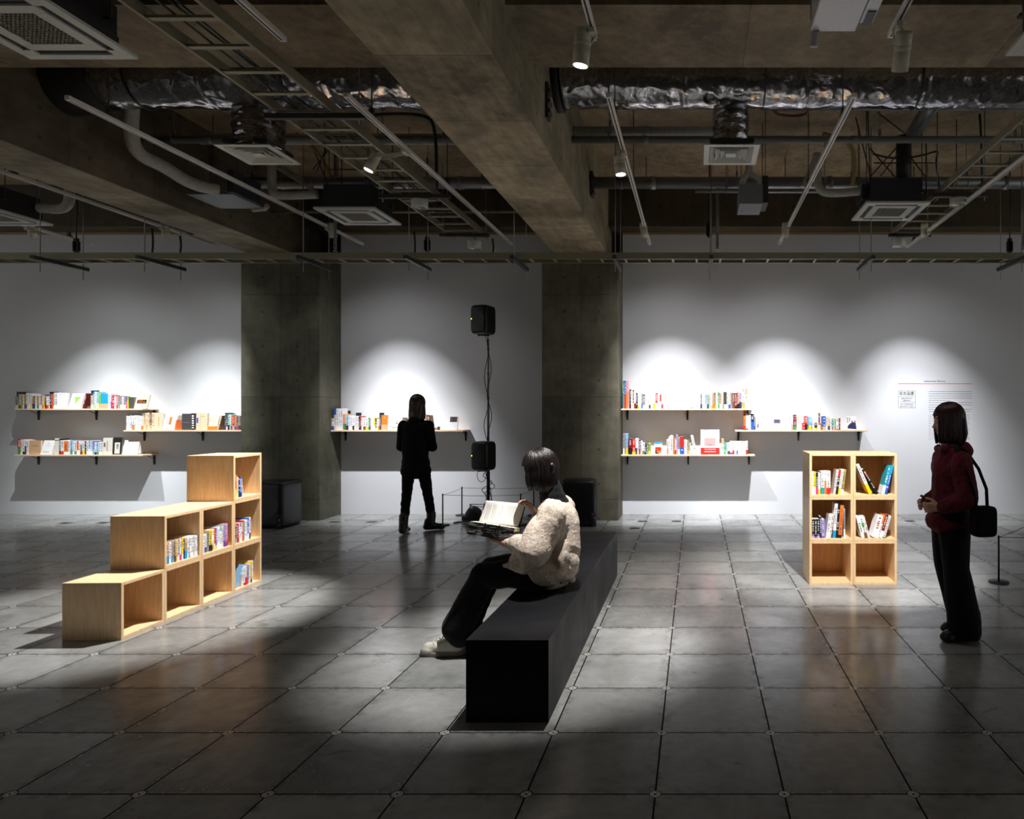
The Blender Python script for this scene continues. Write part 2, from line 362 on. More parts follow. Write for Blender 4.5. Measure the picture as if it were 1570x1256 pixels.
# ---- foil ducts
def crinkle_tube(pts, r, seg=72, amp=0.008, seed=0, stretch=(1, 1, 1)):
    mb = MB(); mb.tube(pts, r, seg, cap=True, smooth=True); n = len(pts)
    for i, v in enumerate(mb.v):
        c = pts[min(i//seg, n-1)]; rad = (v-c).normalized(); q = Vector((v.x*stretch[0]+seed, v.y*stretch[1], v.z*stretch[2]))
        ridge = 1-2.2*abs(noise.noise(q*5.5)); r2 = 1-2.2*abs(noise.noise(q*13+Vector((0, 9, 4)))); r3 = 1-2.2*abs(noise.noise(q*30+Vector((3, 1, 0))))
        mb.v[i] = v+rad*amp*(0.9*ridge*abs(ridge)+0.55*r2*abs(r2)+0.22*r3)
    return mb
def line(a, b, n): a = Vector(a); b = Vector(b); return [a.lerp(b, i/n) for i in range(n+1)]
def duct(label, x0, x1, bx, bw, dw, elbow=False):
    zc = EYE+2.82; yc = 5.8
    t = thing('air_duct', label, 'duct', ((x0+x1)/2, yc, zc))
    n = int((x1-x0)/0.014)
    pts = line((x0, yc, zc), (x1, yc, zc), n); rr = []
    for i in range(len(pts)): rr.append(0.232+0.002*math.sin(i*0.2)+(0.006 if i % 72 < 3 else 0))
    mb = crinkle_tube(pts, rr, 110, 0.0085, x0, (0.75, 1, 1)); mb.build('foil_main', M_foil, t)
    pts = line((bx, 5.93, EYE+2.62+0.1), (bx, 5.93, EYE+2.25), 44)
    rr = [bw+0.004*math.sin(i*0.8) for i in range(45)]
    crinkle_tube(pts, rr, 72, 0.012, 5+x0).build('foil_branch', M_foil, t)
    for k in range(int((x1-x0)/1.3)+1):
        xx = x0+0.4+k*1.3
        if xx < x1: rods(t, [(xx, yc-0.25), (xx, yc+0.25)], zc); m2 = MB(); m2.tube([(xx, yc+0.245*math.cos(a), zc+0.245*math.sin(a)) for a in [PI+PI*j/16 for j in range(17)]], 0.006, 6); m2.build('hanger_strap', M_dgrey, t)
    # ceiling diffuser at the end of the branch
    d = MB(); z = EYE+2.215; c = (bx, 5.93)
    def ring(r0, r1, z0, z1):
        for sx in range(4):
            a = sx*PI/2; R = Matrix.Rotation(a, 4, 'Z')
            q = [(-r1, -r1, z1), (r1, -r1, z1), (r0, -r0, z0), (-r0, -r0, z0)]
            vs_ = [R @ Vector(p) + Vector((c[0], c[1], 0)) for p in q]
            vs2 = [v+Vector((0, 0, 0.006)) for v in vs_]
            d.add(vs_+vs2, [(0, 1, 2, 3), (7, 6, 5, 4), (0, 4, 5, 1), (1, 5, 6, 2), (2, 6, 7, 3), (3, 7, 4, 0)])
    h = dw/2
    ring(h*0.8, h, z, z); ring(h*0.62, h*0.78, z+0.03, z-0.004); ring(h*0.42, h*0.58, z+0.03, z-0.004); ring(h*0.22, h*0.38, z+0.03, z-0.004)
    d.box(c[0]-h*0.18, c[0]+h*0.18, c[1]-h*0.18, c[1]+h*0.18, z-0.002, z+0.004)
    dd = d.build('air_diffuser', M_acw, t)
    e = MB(); e.box(c[0]-h*0.8, c[0]+h*0.8, c[1]-h*0.8, c[1]+h*0.8, z+0.04, z+0.075); e.build('diffuser_box', M_dgrey, dd)
    return t
dl = duct('long crinkled silver foil air duct in the left bay, between the two long concrete beams', -5.12, -1.92, -3.81, 0.19, 0.47)
mb = MB(); mb.tube([Vector((-5.02, 5.8, EYE+2.82)), Vector((-5.15, 5.8, EYE+2.82)), Vector((-5.3, 5.8, EYE+2.80)), Vector((-5.46, 5.8, EYE+2.78))], [0.25, 0.262, 0.27, 0.27], 40)
mb.build('dark_end_collar', M_duct, dl)
duct('long crinkled silver foil air duct in the right bay, right of the central concrete beam', -1.12, 6.2, 0.31, 0.145, 0.47)
mb = MB(); mb.lathe([(0.27, 0), (0.27, 0.05), (0.235, 0.06)], (-1.19, 5.8, EYE+2.82), 36, axis='X')
tag(mb.build('duct_collar', M_duct), 'dark sleeve where the right foil duct meets the central concrete beam', 'duct collar')

# ---- long pipes running across both bays
def pipe(label, y, zz, r, x0, x1, mat=M_pipe, hang=1.3, couple=2.0, name='ceiling_pipe'):
    z = EYE+zz; t = thing(name, label, 'pipe', ((x0+x1)/2, y, z))
    mb = MB(); mb.tube([(x0, y, z), (x1, y, z)], r, 20)
    x = x0+0.7
    while x < x1: mb.lathe([(r, -0.03), (r*1.14, -0.028), (r*1.14, 0.028), (r, 0.03)], (x, y, z), 20, axis='X'); x += couple
    mb.build('pipe_run', mat, t)
    x = x0+0.35
    while x < x1:
        if not (-1.95 < x < -1.13 or -6.03 < x < -5.31):
            h = MB(); h.tube([(x, y, z+r), (x, y, SL)], 0.0045, 6)
            h.tube([(x, y+(r+.003)*math.cos(a), z+(r+.003)*math.sin(a)) for a in [2*PI*j/20 for j in range(21)]], 0.005, 6)
            h.box(x-0.012, x+0.012, y-0.012, y+0.012, z+r, z+r+0.06)
            h.build('pipe_hanger', M_grey, t)
        x += hang
    return t
for (x0, x1, s) in ((-5.36, -1.90, 'left'), (-1.18, 6.2, 'right')):
    pipe('thin grey pipe on hangers across the %s bay, just beyond the foil duct' % s, 6.52, 2.585, 0.034, x0, x1)
    pipe('thick grey pipe across the %s bay, the pipe nearest the back wall' % s, 7.69, 2.56, 0.066, x0, x1, M_grey)
pipe('grey wrapped pipe from the central concrete beam to the right foil branch', 6.62, 2.70, 0.05, -1.18, 0.45, M_wrap)
pipe('straight grey pipe directly under the right foil duct, at the right of the photo', 6.3, 2.80, 0.03, 0.62, 6.2, M_grey)
pipe('lower thin grey pipe behind the grey junction box in the right bay', 7.6, 2.44, 0.024, 0.0, 2.2, M_grey, 1.1)
pipe('thin cream conduit across the left bay, low near the back wall', 8.6, 2.495, 0.016, -5.36, -1.90, M_olive, 1.6)
pipe('pale wrapped pipe behind the foil branch in the left bay', 7.0, 2.78, 0.055, -5.1, -2.3, M_wrap)
for (x, y, zz, l) in ((-1.20, 5.42, 2.33, 0.18), (-1.19, 7.69, 2.42, 0.14)):
    mb = MB(); mb.box(x+0.01, x+0.035, y-0.05, y+0.05, EYE+zz-0.02, EYE+zz+0.26)
    for k in range(3): mb.box(x+0.03, x+0.05, y-0.045, y+0.045, EYE+zz+0.02+k*0.08, EYE+zz+0.05+k*0.08)
    tag(mb.build('beam_bracket', M_dgrey), 'dark steel bracket bolted to the central beam at the %s' % ('foil duct' if y < 6 else 'thick grey pipe'), 'bracket')

# ---- ceiling air conditioners
def cassette(label, x0, y0, zz, s=0.65, pipes=True, h=0.28):
    z = EYE+zz; x1 = x0+s; y1 = y0+s; t = thing('ceiling_air_conditioner', label, 'air conditioner', ((x0+x1)/2, (y0+y1)/2, z), 'cassette air conditioners')
    cx, cy = (x0+x1)/2, (y0+y1)/2
    mb = MB(); f = 0.05; q = 0.045
    def frame(a0, a1, z0, z1):      # square ring from half-width a1 down to a0
        for s1 in (-1, 1):
            mb.box(cx-a1, cx+a1, cy+s1*(a0+a1)/2-(a1-a0)/2, cy+s1*(a0+a1)/2+(a1-a0)/2, z0, z1)
            mb.box(cx+s1*(a0+a1)/2-(a1-a0)/2, cx+s1*(a0+a1)/2+(a1-a0)/2, cy-a0, cy+a0, z0, z1)
    hs = s/2
    frame(hs-0.055, hs, z, z+0.022); frame(hs-0.175, hs-0.105, z, z+0.022)
    for sx in (-1, 1):
        for sy in (-1, 1):
            mb.box(cx+sx*(hs-0.08)-0.027, cx+sx*(hs-0.08)+0.027, cy+sy*(hs-0.08)-0.027, cy+sy*(hs-0.08)+0.027, z, z+0.02)
    mb.build('panel', M_acw, t, bevel=0.003)
    for k in range(4):
        R = Matrix.Translation((cx, cy, z)) @ Matrix.Rotation(k*PI/2, 4, 'Z')
        lv = MB(); lv.box(-hs+0.11, hs-0.11, hs-0.10, hs-0.06, 0.012, 0.018, 0, R @ Matrix.Rotation(0.0, 4, 'X')); lv.build('air_slot', M_black, t)
    g = MB(); gh = hs-0.175; n = 13
    g.box(cx-gh, cx+gh, cy-gh, cy+gh, z+0.012, z+0.02)
    for i in range(n+1):
        u = -gh+2*gh*i/n; g.box(cx+u-0.004, cx+u+0.004, cy-gh, cy+gh, z+0.004, z+0.012); g.box(cx-gh, cx+gh, cy+u-0.004, cy+u+0.004, z+0.004, z+0.012)
    g.build('intake_grille', M_acg, t)
    c = MB(); a = hs-0.07
    c.box(cx-a, cx+a, cy-a, cy+a, z+0.03, z+h)
    c.box(cx-a-0.006, cx+a+0.006, cy-a-0.006, cy+a+0.006, z+0.03, z+0.10); c.box(cx-a-0.03, cx+a+0.03, cy-a-0.03, cy+a+0.03, z+0.024, z+0.034)
    c.build('casing', M_acb, t, bevel=0.004)
    for sx in (-1, 1):
        for sy in (-1, 1):
            X, Y = cx+sx*(a+0.03), cy+sy*(a-0.08); r = MB(); r.tube([(X, Y, z+0.16), (X, Y, SL)], 0.005, 6); r.box(X-0.03, X+0.012, Y-0.02, Y+0.02, z+0.15, z+0.165); r.build('hanging_rod', M_dgrey, t)
    e = MB(); e.box(cx-a-0.07, cx-a, cy-0.15, cy+0.12, z+0.10, z+0.25); e.build('control_box', M_acb, t, bevel=0.004)
    return t
ac1 = cassette('ceiling air conditioner in the left bay, hanging below the foil duct beside the cable ladder', -4.01, 7.12, 2.10)
ac2 = cassette('ceiling air conditioner at the right, right of the thin white diagonal light track', 1.72, 6.83, 2.07)
ac3 = cassette('ceiling air conditioner cut off by the left edge, beyond the left concrete beam', -7.88, 7.0, 2.06)
ac4 = cassette('nearest and largest-looking ceiling air conditioner, in the top left corner', -4.07, 3.50, 2.14, 0.66)
ac5 = cassette('ceiling air conditioner cut off by the right edge at the top right corner', 1.88, 3.46, 2.14, 0.66)
# the near one carries a stronger perforated face
def wpipe(name, pts, r, label, cat='pipe', mat=M_wrap, parent=None):
    # smooth the corners
    q = [Vector(p) for p in pts]
    for _ in range(2):
        n = [q[0]]
        for a, b_ in zip(q[:-1], q[1:]): n += [a.lerp(b_, 0.25), a.lerp(b_, 0.75)]
        n.append(q[-1]); q = n
    mb = MB(); mb.tube(q, r, 16)
    o = mb.build(name, mat, parent)
    if parent is None: tag(o, label, cat)
    return o
wpipe('wrapped_pipe', [P(203, 150, 6.05), P(200, 212, 6.15), P(213, 238, 6.25), P(250, 254, 6.45), P(290, 281, 6.7), P(334, 292, 6.9)], 0.058,
      'bent white wrapped pipe dropping from the left foil duct to the left beam')
wpipe('refrigerant_pipe', [P(416, 200, 7.3), P(416, 285, 7.3), P(420, 299, 7.3), P(440, 300, 7.3), P(487, 298, 7.35)], 0.045, 'x', parent=ac1)
wpipe('refrigerant_pipe', [P(424, 253, 7.6), P(470, 283, 7.5), P(476, 287, 7.45)], 0.035, 'x', parent=ac1)
wpipe('drain_pipe', [P(386, 281, 7.6), P(430, 284, 7.6), P(476, 284, 7.5)], 0.038, 'x', parent=ac1)
wpipe('refrigerant_pipe', [P(1252, 236, 7.1), P(1252, 270, 7.1), P(1256, 293, 7.1), P(1275, 297, 7.1), P(1330, 292, 7.1)], 0.042, 'x', parent=ac2)
wpipe('drain_pipe', [P(1232, 288, 7.3), P(1244, 262, 7.3), P(1252, 240, 7.3)], 0.035, 'x', parent=ac2)
wpipe('hose', [P(1262, 205, 6.6), P(1300, 218, 6.7), P(1312, 240, 6.8), P(1307, 285, 6.9)], 0.022, 'x', mat=M_yhose, parent=ac2)
wpipe('refrigerant_pipe', [P(60, 319, 7.35), P(92, 322, 7.35), P(106, 314, 7.35), P(107, 290, 7.35)], 0.048, 'x', parent=ac3)
for px, r in ((1385, 0.075),):
    mb = MB(); mb.tube([P(1385, 210, 7.1), P(1385, 290, 7.1)], 0.075, 16); mb.build('fresh_air_duct', M_dgrey, ac2)
mb = MB(); mb.tube([P(1400, 205, 6.9), P(1436, 150, 6.2)], 0.075, 16); mb.build('fresh_air_duct', M_grey, ac2)
# braces and cables over the right-hand unit
mb = MB()
for a, c_ in (((1330, 150), (1334, 280)), ((1312, 180), (1336, 275)), ((1345, 172), (1400, 215)), ((1335, 270), (1385, 215)), ((1380, 220), (1422, 275)), ((1340, 250), (1438, 250)), ((1420, 210), (1420, 300)), ((1350, 270), (1400, 205)), ((1334, 228), (1380, 280))):
    mb.tube([P(a[0], a[1], 7.0), P(c_[0], c_[1], 7.05)], 0.007, 6)
mb.build('brace', M_dgrey, ac2)
mb = MB()
for a, c_ in (((470, 200), (505, 290)), ((505, 215), (485, 265)), ((500, 260), (570, 260)), ((480, 260), (512, 218)), ((560, 250), (572, 300))):
    mb.tube([P(a[0], a[1], 7.3), P(c_[0], c_[1], 7.35)], 0.007, 6)
mb.build('brace', M_dgrey, ac1)
def cable(name, pts, r, label, cat='cable', mat=M_black):
    return wpipe(name, pts, r, label, cat, mat)
cable('hanging_cable', [P(1338, 236, 7.4), P(1370, 244, 7.4), P(1410, 240, 7.4), P(1440, 230, 7.4), P(1434, 245, 7.4), P(1441, 290, 7.5)], 0.010, 'black cable looping above the right-hand ceiling air conditioner')
cable('hanging_cable', [P(560, 178, 6.4), P(600, 174, 6.4), P(650, 176, 6.4), P(668, 190, 6.4), P(670, 290, 6.6)], 0.015, 'black cable curving below the left foil duct and down beside the central beam')
cable('hanging_cable', [P(1502, 175, 6.5), P(1504, 200, 6.5), P(1505, 240, 6.7), P(1506, 285, 6.9)], 0.012, 'black cable hanging below the right foil duct near the right edge')
cable('red_brown_cable', [P(1180, 158, 5.85), P(1187, 174, 6.1), P(1205, 178, 6.2), P(1228, 178, 6.2), P(1239, 173, 6.1), P(1246, 158, 5.85)], 0.012, 'red brown cable sagging under the right foil duct', mat=plain('red_brown_cable', sc(92, 40, 34), 0.6))
cable('ochre_hose', [P(455, 205, 7.2), P(480, 225, 7.2), P(498, 250, 7.3), P(508, 272, 7.3)], 0.016, 'ochre hose above the left-bay ceiling air conditioner', 'hose', M_yhose)
# ---- big white ventilator at top right, and the small boxes
t = thing('ventilation_unit', 'white metal ventilation unit cut off by the top edge, with a white pipe stub', 'ventilation unit', (0.86, 3.6, EYE+2.3))
M_van = plain('white_sheet_metal', sc(208, 208, 212), 0.35, 0.1)
mb = MB(); mb.box(0.70, 0.975, 3.2, 4.14, EYE+2.30, EYE+2.58); mb.build('housing', M_van, t, bevel=0.006)
mb = MB(); mb.box(0.98, 1.06, 3.2, 4.06, EYE+2.305, EYE+2.55); mb.build('side_cover', M_van, t, bevel=0.006)
mb = MB(); mb.box(1.0, 1.05, 3.93, 4.065, EYE+2.298, EYE+2.32); mb.build('cable_port', M_black, t)
mb = MB(); mb.tube([(0.735, 4.13, EYE+2.31), (0.735, 4.2, EYE+2.29), (0.735, 4.21, EYE+2.245)], 0.025, 16); mb.build('pipe_stub', M_wrap, t)
rods(t, [(0.70, 4.1), (0.70, 3.3), (1.05, 3.3), (1.05, 4.0)], EYE+2.35)
t = thing('junction_unit', 'grey hanging junction box with white forked pipes, right of the square air diffuser', 'junction box', P(1155, 310, 7.0))
c = P(1154, 300, 7.0)
mb = MB(); mb.box(c.x-0.14, c.x+0.10, 6.95, 7.35, c.z-0.10, c.z+0.10); mb.build('housing', plain('grey_sheet_metal', sc(136, 138, 142), 0.5, 0.2), t, bevel=0.004)
mb = MB(); mb.box(c.x+0.10, c.x+0.16, 6.98, 7.3, c.z-0.08, c.z+0.2); mb.build('side_cover', M_acb, t, bevel=0.004)
for pts in ([P(1148, 240, 7.0), P(1148, 262, 7.0), P(1140, 275, 7.0), P(1138, 284, 7.0)], [P(1148, 258, 7.0), P(1150, 268, 7.0), P(1164, 276, 7.0), P(1164, 288, 7.0)], [P(1135, 318, 7.2), P(1140, 322, 7.2)]):
    mb = MB(); mb.tube(pts, 0.035, 14); mb.build('white_pipe', M_wrap, t)
rods(t, [(c.x-0.12, 7.0), (c.x+0.13, 7.0), (c.x+0.13, 7.3)], c.z+0.1)
t = thing('junction_unit', 'flat grey box with white drain outlet hanging beside the left concrete beam', 'junction box', P(350, 310, 7.2))
c = P(350, 300, 7.2); z = c.z
mb = MB(); mb.box(c.x-0.30, c.x+0.19, 7.0, 7.5, z-0.05, z-0.03); mb.build('drip_tray', M_grey, t, bevel=0.003)
mb = MB(); mb.box(c.x+0.0, c.x+0.16, 7.0, 7.45, z-0.02, z+0.17); mb.build('housing', plain('grey_sheet', sc(118, 114, 106), 0.5, 0.2), t, bevel=0.004)
mb = MB(); mb.box(c.x+0.16, c.x+0.22, 6.95, 7.4, z-0.04, z+0.19); mb.build('side_cover', M_acb, t)
mb = MB(); mb.tube([(c.x+0.05, 7.52, z-0.055), (c.x+0.2, 7.5, z-0.05), (c.x+0.24, 7.48, z-0.02)], 0.025, 12); mb.build('drain_outlet', M_wrap, t)
mb = MB(); mb.tube([(c.x-0.09, 7.1, z-0.03), (c.x-0.09, 7.1, z+0.35)], 0.03, 12); mb.build('riser_pipe', M_pipe, t); rods(t, [(c.x-0.09, 7.1), (c.x+0.1, 7.2)], z)
# ---- vertical drops with sprinklers
def drop(px, y0, y1, d, label):
    t = thing('sprinkler_drop', label, 'sprinkler pipe', P(px, y1, d)); a = P(px, y0, d); e = P(px, y1-6, d)
    mb = MB(); mb.tube([a, e], 0.017, 12); mb.build('drop_pipe', M_pipe, t)
    mb = MB(); mb.lathe([(0.02, 0), (0.024, -0.012), (0.012, -0.02), (0.012, -0.035), (0.026, -0.045), (0.026, -0.05)], e, 14); mb.build('sprinkler_head', M_grey, t)
drop(1100, 285, 382, 7.69, 'vertical grey sprinkler drop pipe in the right bay, below the square diffuser')
drop(514, 224, 385, 7.93, 'vertical grey sprinkler drop pipe beneath the left-bay air conditioner')
drop(1568, 280, 382, 7.69, 'vertical grey sprinkler drop pipe at the right edge of the photo')
# ---- cable ladders
def ladder(label, x0, x1, y0, y1, zz, h=0.06, gap=0.30, wires=False, splices=()):
    z = EYE+zz; t = thing('cable_ladder', label, 'cable ladder', ((x0+x1)/2, (y0+y1)/2, z))
    for s, x in ((1, x0), (-1, x1)):
        mb = MB(); mb.box(x-0.003, x+0.003, y0, y1, z, z+h)
        mb.box(min(x, x+s*0.018), max(x, x+s*0.018), y0, y1, z, z+0.003); mb.box(min(x, x+s*0.018), max(x, x+s*0.018), y0, y1, z+h-0.003, z+h)
        mb.build('side_rail', M_olive, t)
    n = int((y1-y0)/gap)
    for i in range(n+1):
        y = y0+0.12+i*gap
        if y > y1-0.03: break
        mb = MB(); mb.box(x0, x1, y-0.018, y+0.018, z+0.006, z+0.022); mb.build('rung', M_olive, t)
    if wires:
        mb = MB()
        for k in range(3):
            xx = x0+0.05+(x1-x0-0.1)*random.random()
            mb.tube([(xx+0.02*math.sin(j*0.7+k), y0+(y1-y0)*j/14, z+0.03+0.012*(k % 3)) for j in range(15)], 0.006+0.003*random.random(), 6)
        mb.build('cables', M_black, t)
    return t
L1 = ladder('long cream cable ladder running diagonally towards the wall in the left bay', -3.11, -2.68, 2.2, 8.78, 2.2, 0.07, 0.305, True)
L2 = ladder('long cream cable ladder running towards the wall at the far right', 2.49, 2.87, 3.3, 8.62, 2.2, 0.06, 0.305, True)
def strut(label, x0, x1, y, zz, top=SL):
    z = EYE+zz; t = thing('strut_bar', label, 'strut bar', ((x0+x1)/2, y, z))
    mb = MB(); mb.box(x0, x1, y-0.02, y+0.02, z-0.04, z); mb.build('channel', M_dgrey, t, bevel=0.003)
    rods(t, [(x0+0.04, y), (x1-0.04, y)], z-0.08, top, 0.005, 'threaded_rod', M_grey)
strut('grey strut bar carrying the left cable ladder, level with the air conditioner', -3.24, -2.5, 6.95, 2.195)
strut('grey strut bar under the wall end of the left cable ladder', -3.2, -2.58, 8.5, 2.195)
strut('grey strut bar crossing the left cable ladder beside the foil branch', -3.2, -2.46, 5.05, 2.195)
strut('grey strut bar carrying the right cable ladder beside the air conditioner', 2.42, 2.98, 6.9, 2.195)
strut('grey strut bar under the wall end of the right cable ladder', 2.42, 2.95, 8.5, 2.195)
def drum(px, py, d, label):
    c = P(px, py, d); t = thing('ceiling_drum_fitting', label, 'ceiling fitting', c)
    mb = MB(); mb.lathe([(0.083, 0.10), (0.085, 0.095), (0.083, 0.01), (0.078, 0.0)], c, 28); mb.build('body', M_acw, t)
    mb = MB(); mb.lathe([(0.07, 0.0), (0.07, -0.004), (0.0, -0.006)], c, 28); mb.build('face', M_off, t)
    mb = MB(); mb.tube([c+Vector((0, 0, 0.10)), Vector((c.x, c.y, EYE+2.16))], 0.012, 8); mb.build('stem', M_grey, t)
drum(643.5, 319, 7.02, 'white drum-shaped fitting under the left cable ladder, beside the air conditioner')
drum(728, 382, 8.55, 'white drum-shaped fitting at the wall end of the left cable ladder')
drum(1469, 315, 6.97, 'white drum-shaped fitting under the right cable ladder, right of the air conditioner')
drum(1379, 379, 8.45, 'white drum-shaped fitting at the wall end of the right cable ladder')
# ---- the wide cable tray along the wall
y0 = 7.5; y1 = 7.72; z = EYE+1.657
t = thing('cable_tray', 'wide cream cable tray hanging across the whole room in front of the wall', 'cable tray', (-2, 7.6, z))
for s, y in ((1, y0), (-1, y1)):
    mb = MB(); mb.box(XL+1, XR-1, y-0.003, y+0.003, z, z+0.07); mb.box(XL+1, XR-1, min(y, y+s*0.018), max(y, y+s*0.018), z, z+0.003)
    mb.box(XL+1, XR-1, min(y, y+s*0.015), max(y, y+s*0.015), z+0.067, z+0.07); mb.build('side_rail', M_olive, t)
x = -8.2
while x < 4.6:
    mb = MB(); mb.box(x-0.012, x+0.012, y0, y1, z+0.004, z+0.02); mb.build('rung', M_olive, t); x += 0.265
mb = MB()
for k in range(4): mb.tube([(-12+0.6*j, 7.56+0.03*k+0.01*math.sin(j*0.8+k), z+0.03) for j in range(34)], 0.008, 6)
mb.build('cables', M_black, t)
for i, px in enumerate((75, 233, 473, 633, 792, 945, 1090, 1332, 1560)):
    X = (px-1066)*7.5/F
    pl = ('leftmost of the wall tray', 'second from left of the wall tray', 'in front of the left concrete column', 'left of the black hanging plug', 'left of the central beam', 'in front of the right concrete column', 'between the two right-hand white tracks', 'below the right air conditioner', 'rightmost of the wall tray')[i]
    t = thing('tray_bracket', 'short grey hanger strut with rods, '+pl, 'tray bracket', (X, 7.6, z-0.04), 'tray hangers')
    mb = MB(); mb.box(X-0.02, X+0.02, 7.3, 7.98, z-0.042, z-0.002); mb.build('channel', M_dgrey, t)
    top = EYE+2.08 if (-1.89 < X < -1.19 or -5.97 < X < -5.37) else SL
    rods(t, [(X, 7.4), (X, 7.92)], z-0.16, top, 0.005, 'threaded_rod', M_grey)
# ---- light tracks
def track(label, x, ya, yb, zz, rod_y):
    z = EYE+zz; t = thing('light_track', label, 'light track', (x, (ya+yb)/2, z))
    mb = MB(); mb.box(x-0.017, x+0.017, ya, yb, z, z+0.032); mb.build('rail', M_track, t, bevel=0.002)
    mb = MB(); mb.box(x-0.006, x+0.006, ya+0.02, yb-0.02, z-0.001, z+0.003); mb.build('slot', M_slot, t)
    for y in rod_y:
        mb = MB(); mb.tube([(x, y, z+0.03), (x, y, EYE+2.53 if 4.25 < y < 5.03 else SL)], 0.005, 6); mb.box(x-0.02, x+0.02, y-0.03, y+0.03, z+0.03, z+0.05)
        mb.box(x-0.015, x+0.015, y-0.012, y+0.012, z+0.05, z+0.09); mb.build('hanger', M_dgrey, t)
ZT = 2.15
track('thin light track in front of the left end of the foil duct', -4.37, 4.72, 8.92, ZT, (5.06, 6.6, 8.3))
track('light track in the left bay, right of the cable ladder, carrying the lit spotlight', -2.41, 4.68, 8.92, ZT, (5.06, 6.6, 8.3))
track('white light track just right of the central concrete beam', -0.60, 4.68, 8.92, ZT, (5.06, 6.6, 8.3))
track('white light track crossing from the right foil duct down to the left', 1.10, 4.68, 8.92, ZT, (5.06, 6.6, 8.3))
track('light track under the left concrete beam at the left edge', -6.33, 4.7, 8.92, ZT, (6.3, 7.8, 8.5))
track('leftmost light track, below the cut-off air conditioner', -7.93, 4.7, 8.92, ZT, (7.2, 8.6))
track('rightmost light track, along the right cable ladder', 2.77, 4.7, 8.85, ZT-0.05, (5.5, 7.2, 8.6))
track('short end of a light track at the top, left of the central beam', -2.41, 0.5, 3.98, ZT, (1.5, 3.6))
track('short light track end at the top, right of central beam, holding a lit spotlight', -0.585, 0.5, 3.94, ZT, (1.5, 3.5))
track('short end of a light track at the top right, with the biggest spotlight', 1.13, 0.5, 3.94, ZT, (1.5, 3.6))
# ---- track spotlights: body, arm, lens
def fixture(label, p, aim, lit, track_z, r=0.042, L=0.17, tx=None):
    p = Vector(p); ax = (Vector(aim)-p).normalized(); lens = p-ax*0.03
    t = thing('track_spotlight', label, 'spotlight', p, 'track spotlights')
    M = ax.to_track_quat('-Z', 'Y').to_matrix().to_4x4(); M.translation = lens
    mb = MB(); mb.lathe([(r*0.86, 0.004), (r, 0.0), (r, L*0.52), (r*0.95, L*0.53), (r*0.95, L*0.55), (r, L*0.56), (r, L*0.66), (r*0.95, L*0.67), (r*0.95, L*0.69), (r, L*0.70), (r, L*0.97), (r*0.9, L)], (0, 0, 0), 28)
    mb.v = [M @ v for v in mb.v]; mb.build('lamp_body', M_fix, t)
    mb = MB(); mb.lathe([(r*0.84, 0.003), (0.0, 0.010)], (0, 0, 0), 24); mb.v = [M @ v for v in mb.v]; mb.build('lens', M_lens if lit else M_off, t)
    top = M @ Vector((0, 0, L*0.7)); tx = top.x if tx is None else tx
    mb = MB(); a = Vector((tx, top.y, track_z))
    for s in (-1, 1): mb.bar(top+(M.to_3x3() @ Vector((s*r*1.12, 0, 0))), Vector((tx+s*0.02, top.y, track_z-0.02)), 0.006, 0.02)
    mb.box(tx-0.016, tx+0.016, top.y-0.05, top.y+0.05, track_z-0.03, track_z); mb.build('mounting_arm', M_fix, t)
names = ('leftmost of the row lighting the wall shelves', 'second from left in the row lighting the wall shelves', 'in front of the left column, lighting the middle wall shelf',
         'at the wall end of the track beside the right column', 'at the wall end of the track crossing to the left', 'rightmost in the row, lighting the printed wall text',
         'lit, on the left-bay track above the cable ladder', 'lit, hanging at the top just right of the central beam', 'at the top right, the largest, pointing away', 'lit, below the foil duct, right of the central beam')
tx = (-7.93, -6.33, -4.37, -0.60, 1.10, 2.77, -2.41, -0.585, 1.13, -0.60)
for i, ((p, a), nm) in enumerate(zip(SPOTS, names)):
    fixture('cream cylindrical track spotlight '+nm, p, a, True, EYE+ZT-(0.05 if i == 5 else 0), tx=tx[i], r=0.047 if i > 6 else 0.042, L=0.2 if i in (7, 8) else 0.17)
# ---- black plugs hanging on cables
for px, py, d, lb in ((117, 378, 8.3, 'black power plug hanging on a cable at the far left above the wall tray'), (655, 376, 8.3, 'black power plug hanging on a cable above the tray, over the standing reader'),
                      (1087, 354, 8.0, 'black power plug hanging on a cable between the two white tracks'), (1548, 378, 8.3, 'black power plug hanging on a cable at the far right above the tray')):
    c = P(px, py, d); t = thing('hanging_plug', lb, 'plug', c)
    mb = MB(); mb.box(c.x-0.035, c.x+0.035, c.y-0.02, c.y+0.02, c.z-0.06, c.z+0.06); mb.box(c.x-0.022, c.x+0.022, c.y-0.02, c.y+0.02, c.z-0.08, c.z+0.1); mb.build('plug_body', M_black, t, bevel=0.004)
    mb = MB(); mb.tube([(c.x, c.y, c.z+0.1), (c.x+0.01, c.y, c.z+0.5), (c.x, c.y, SL)], 0.008, 8); mb.build('cord', M_black, t)
for px, ya, yb, d, lb in ((635, 355, 398, 7.75, 'short black cable dropping to the wall tray, left of the black plug'), (755, 366, 392, 7.75, 'short black cable dropping to the tray near the end of the left cable ladder'),
                          (233, 350, 392, 7.75, 'short black cable dropping to the tray below the left spotlight'), (276, 362, 390, 7.75, 'pair of black cables hanging to the tray under the left light track')):
    tag(cable('drop_cable', [P(px, ya, d), P(px+2, (ya+yb)/2, d), P(px, yb, d)], 0.010, lb), lb, 'cable')
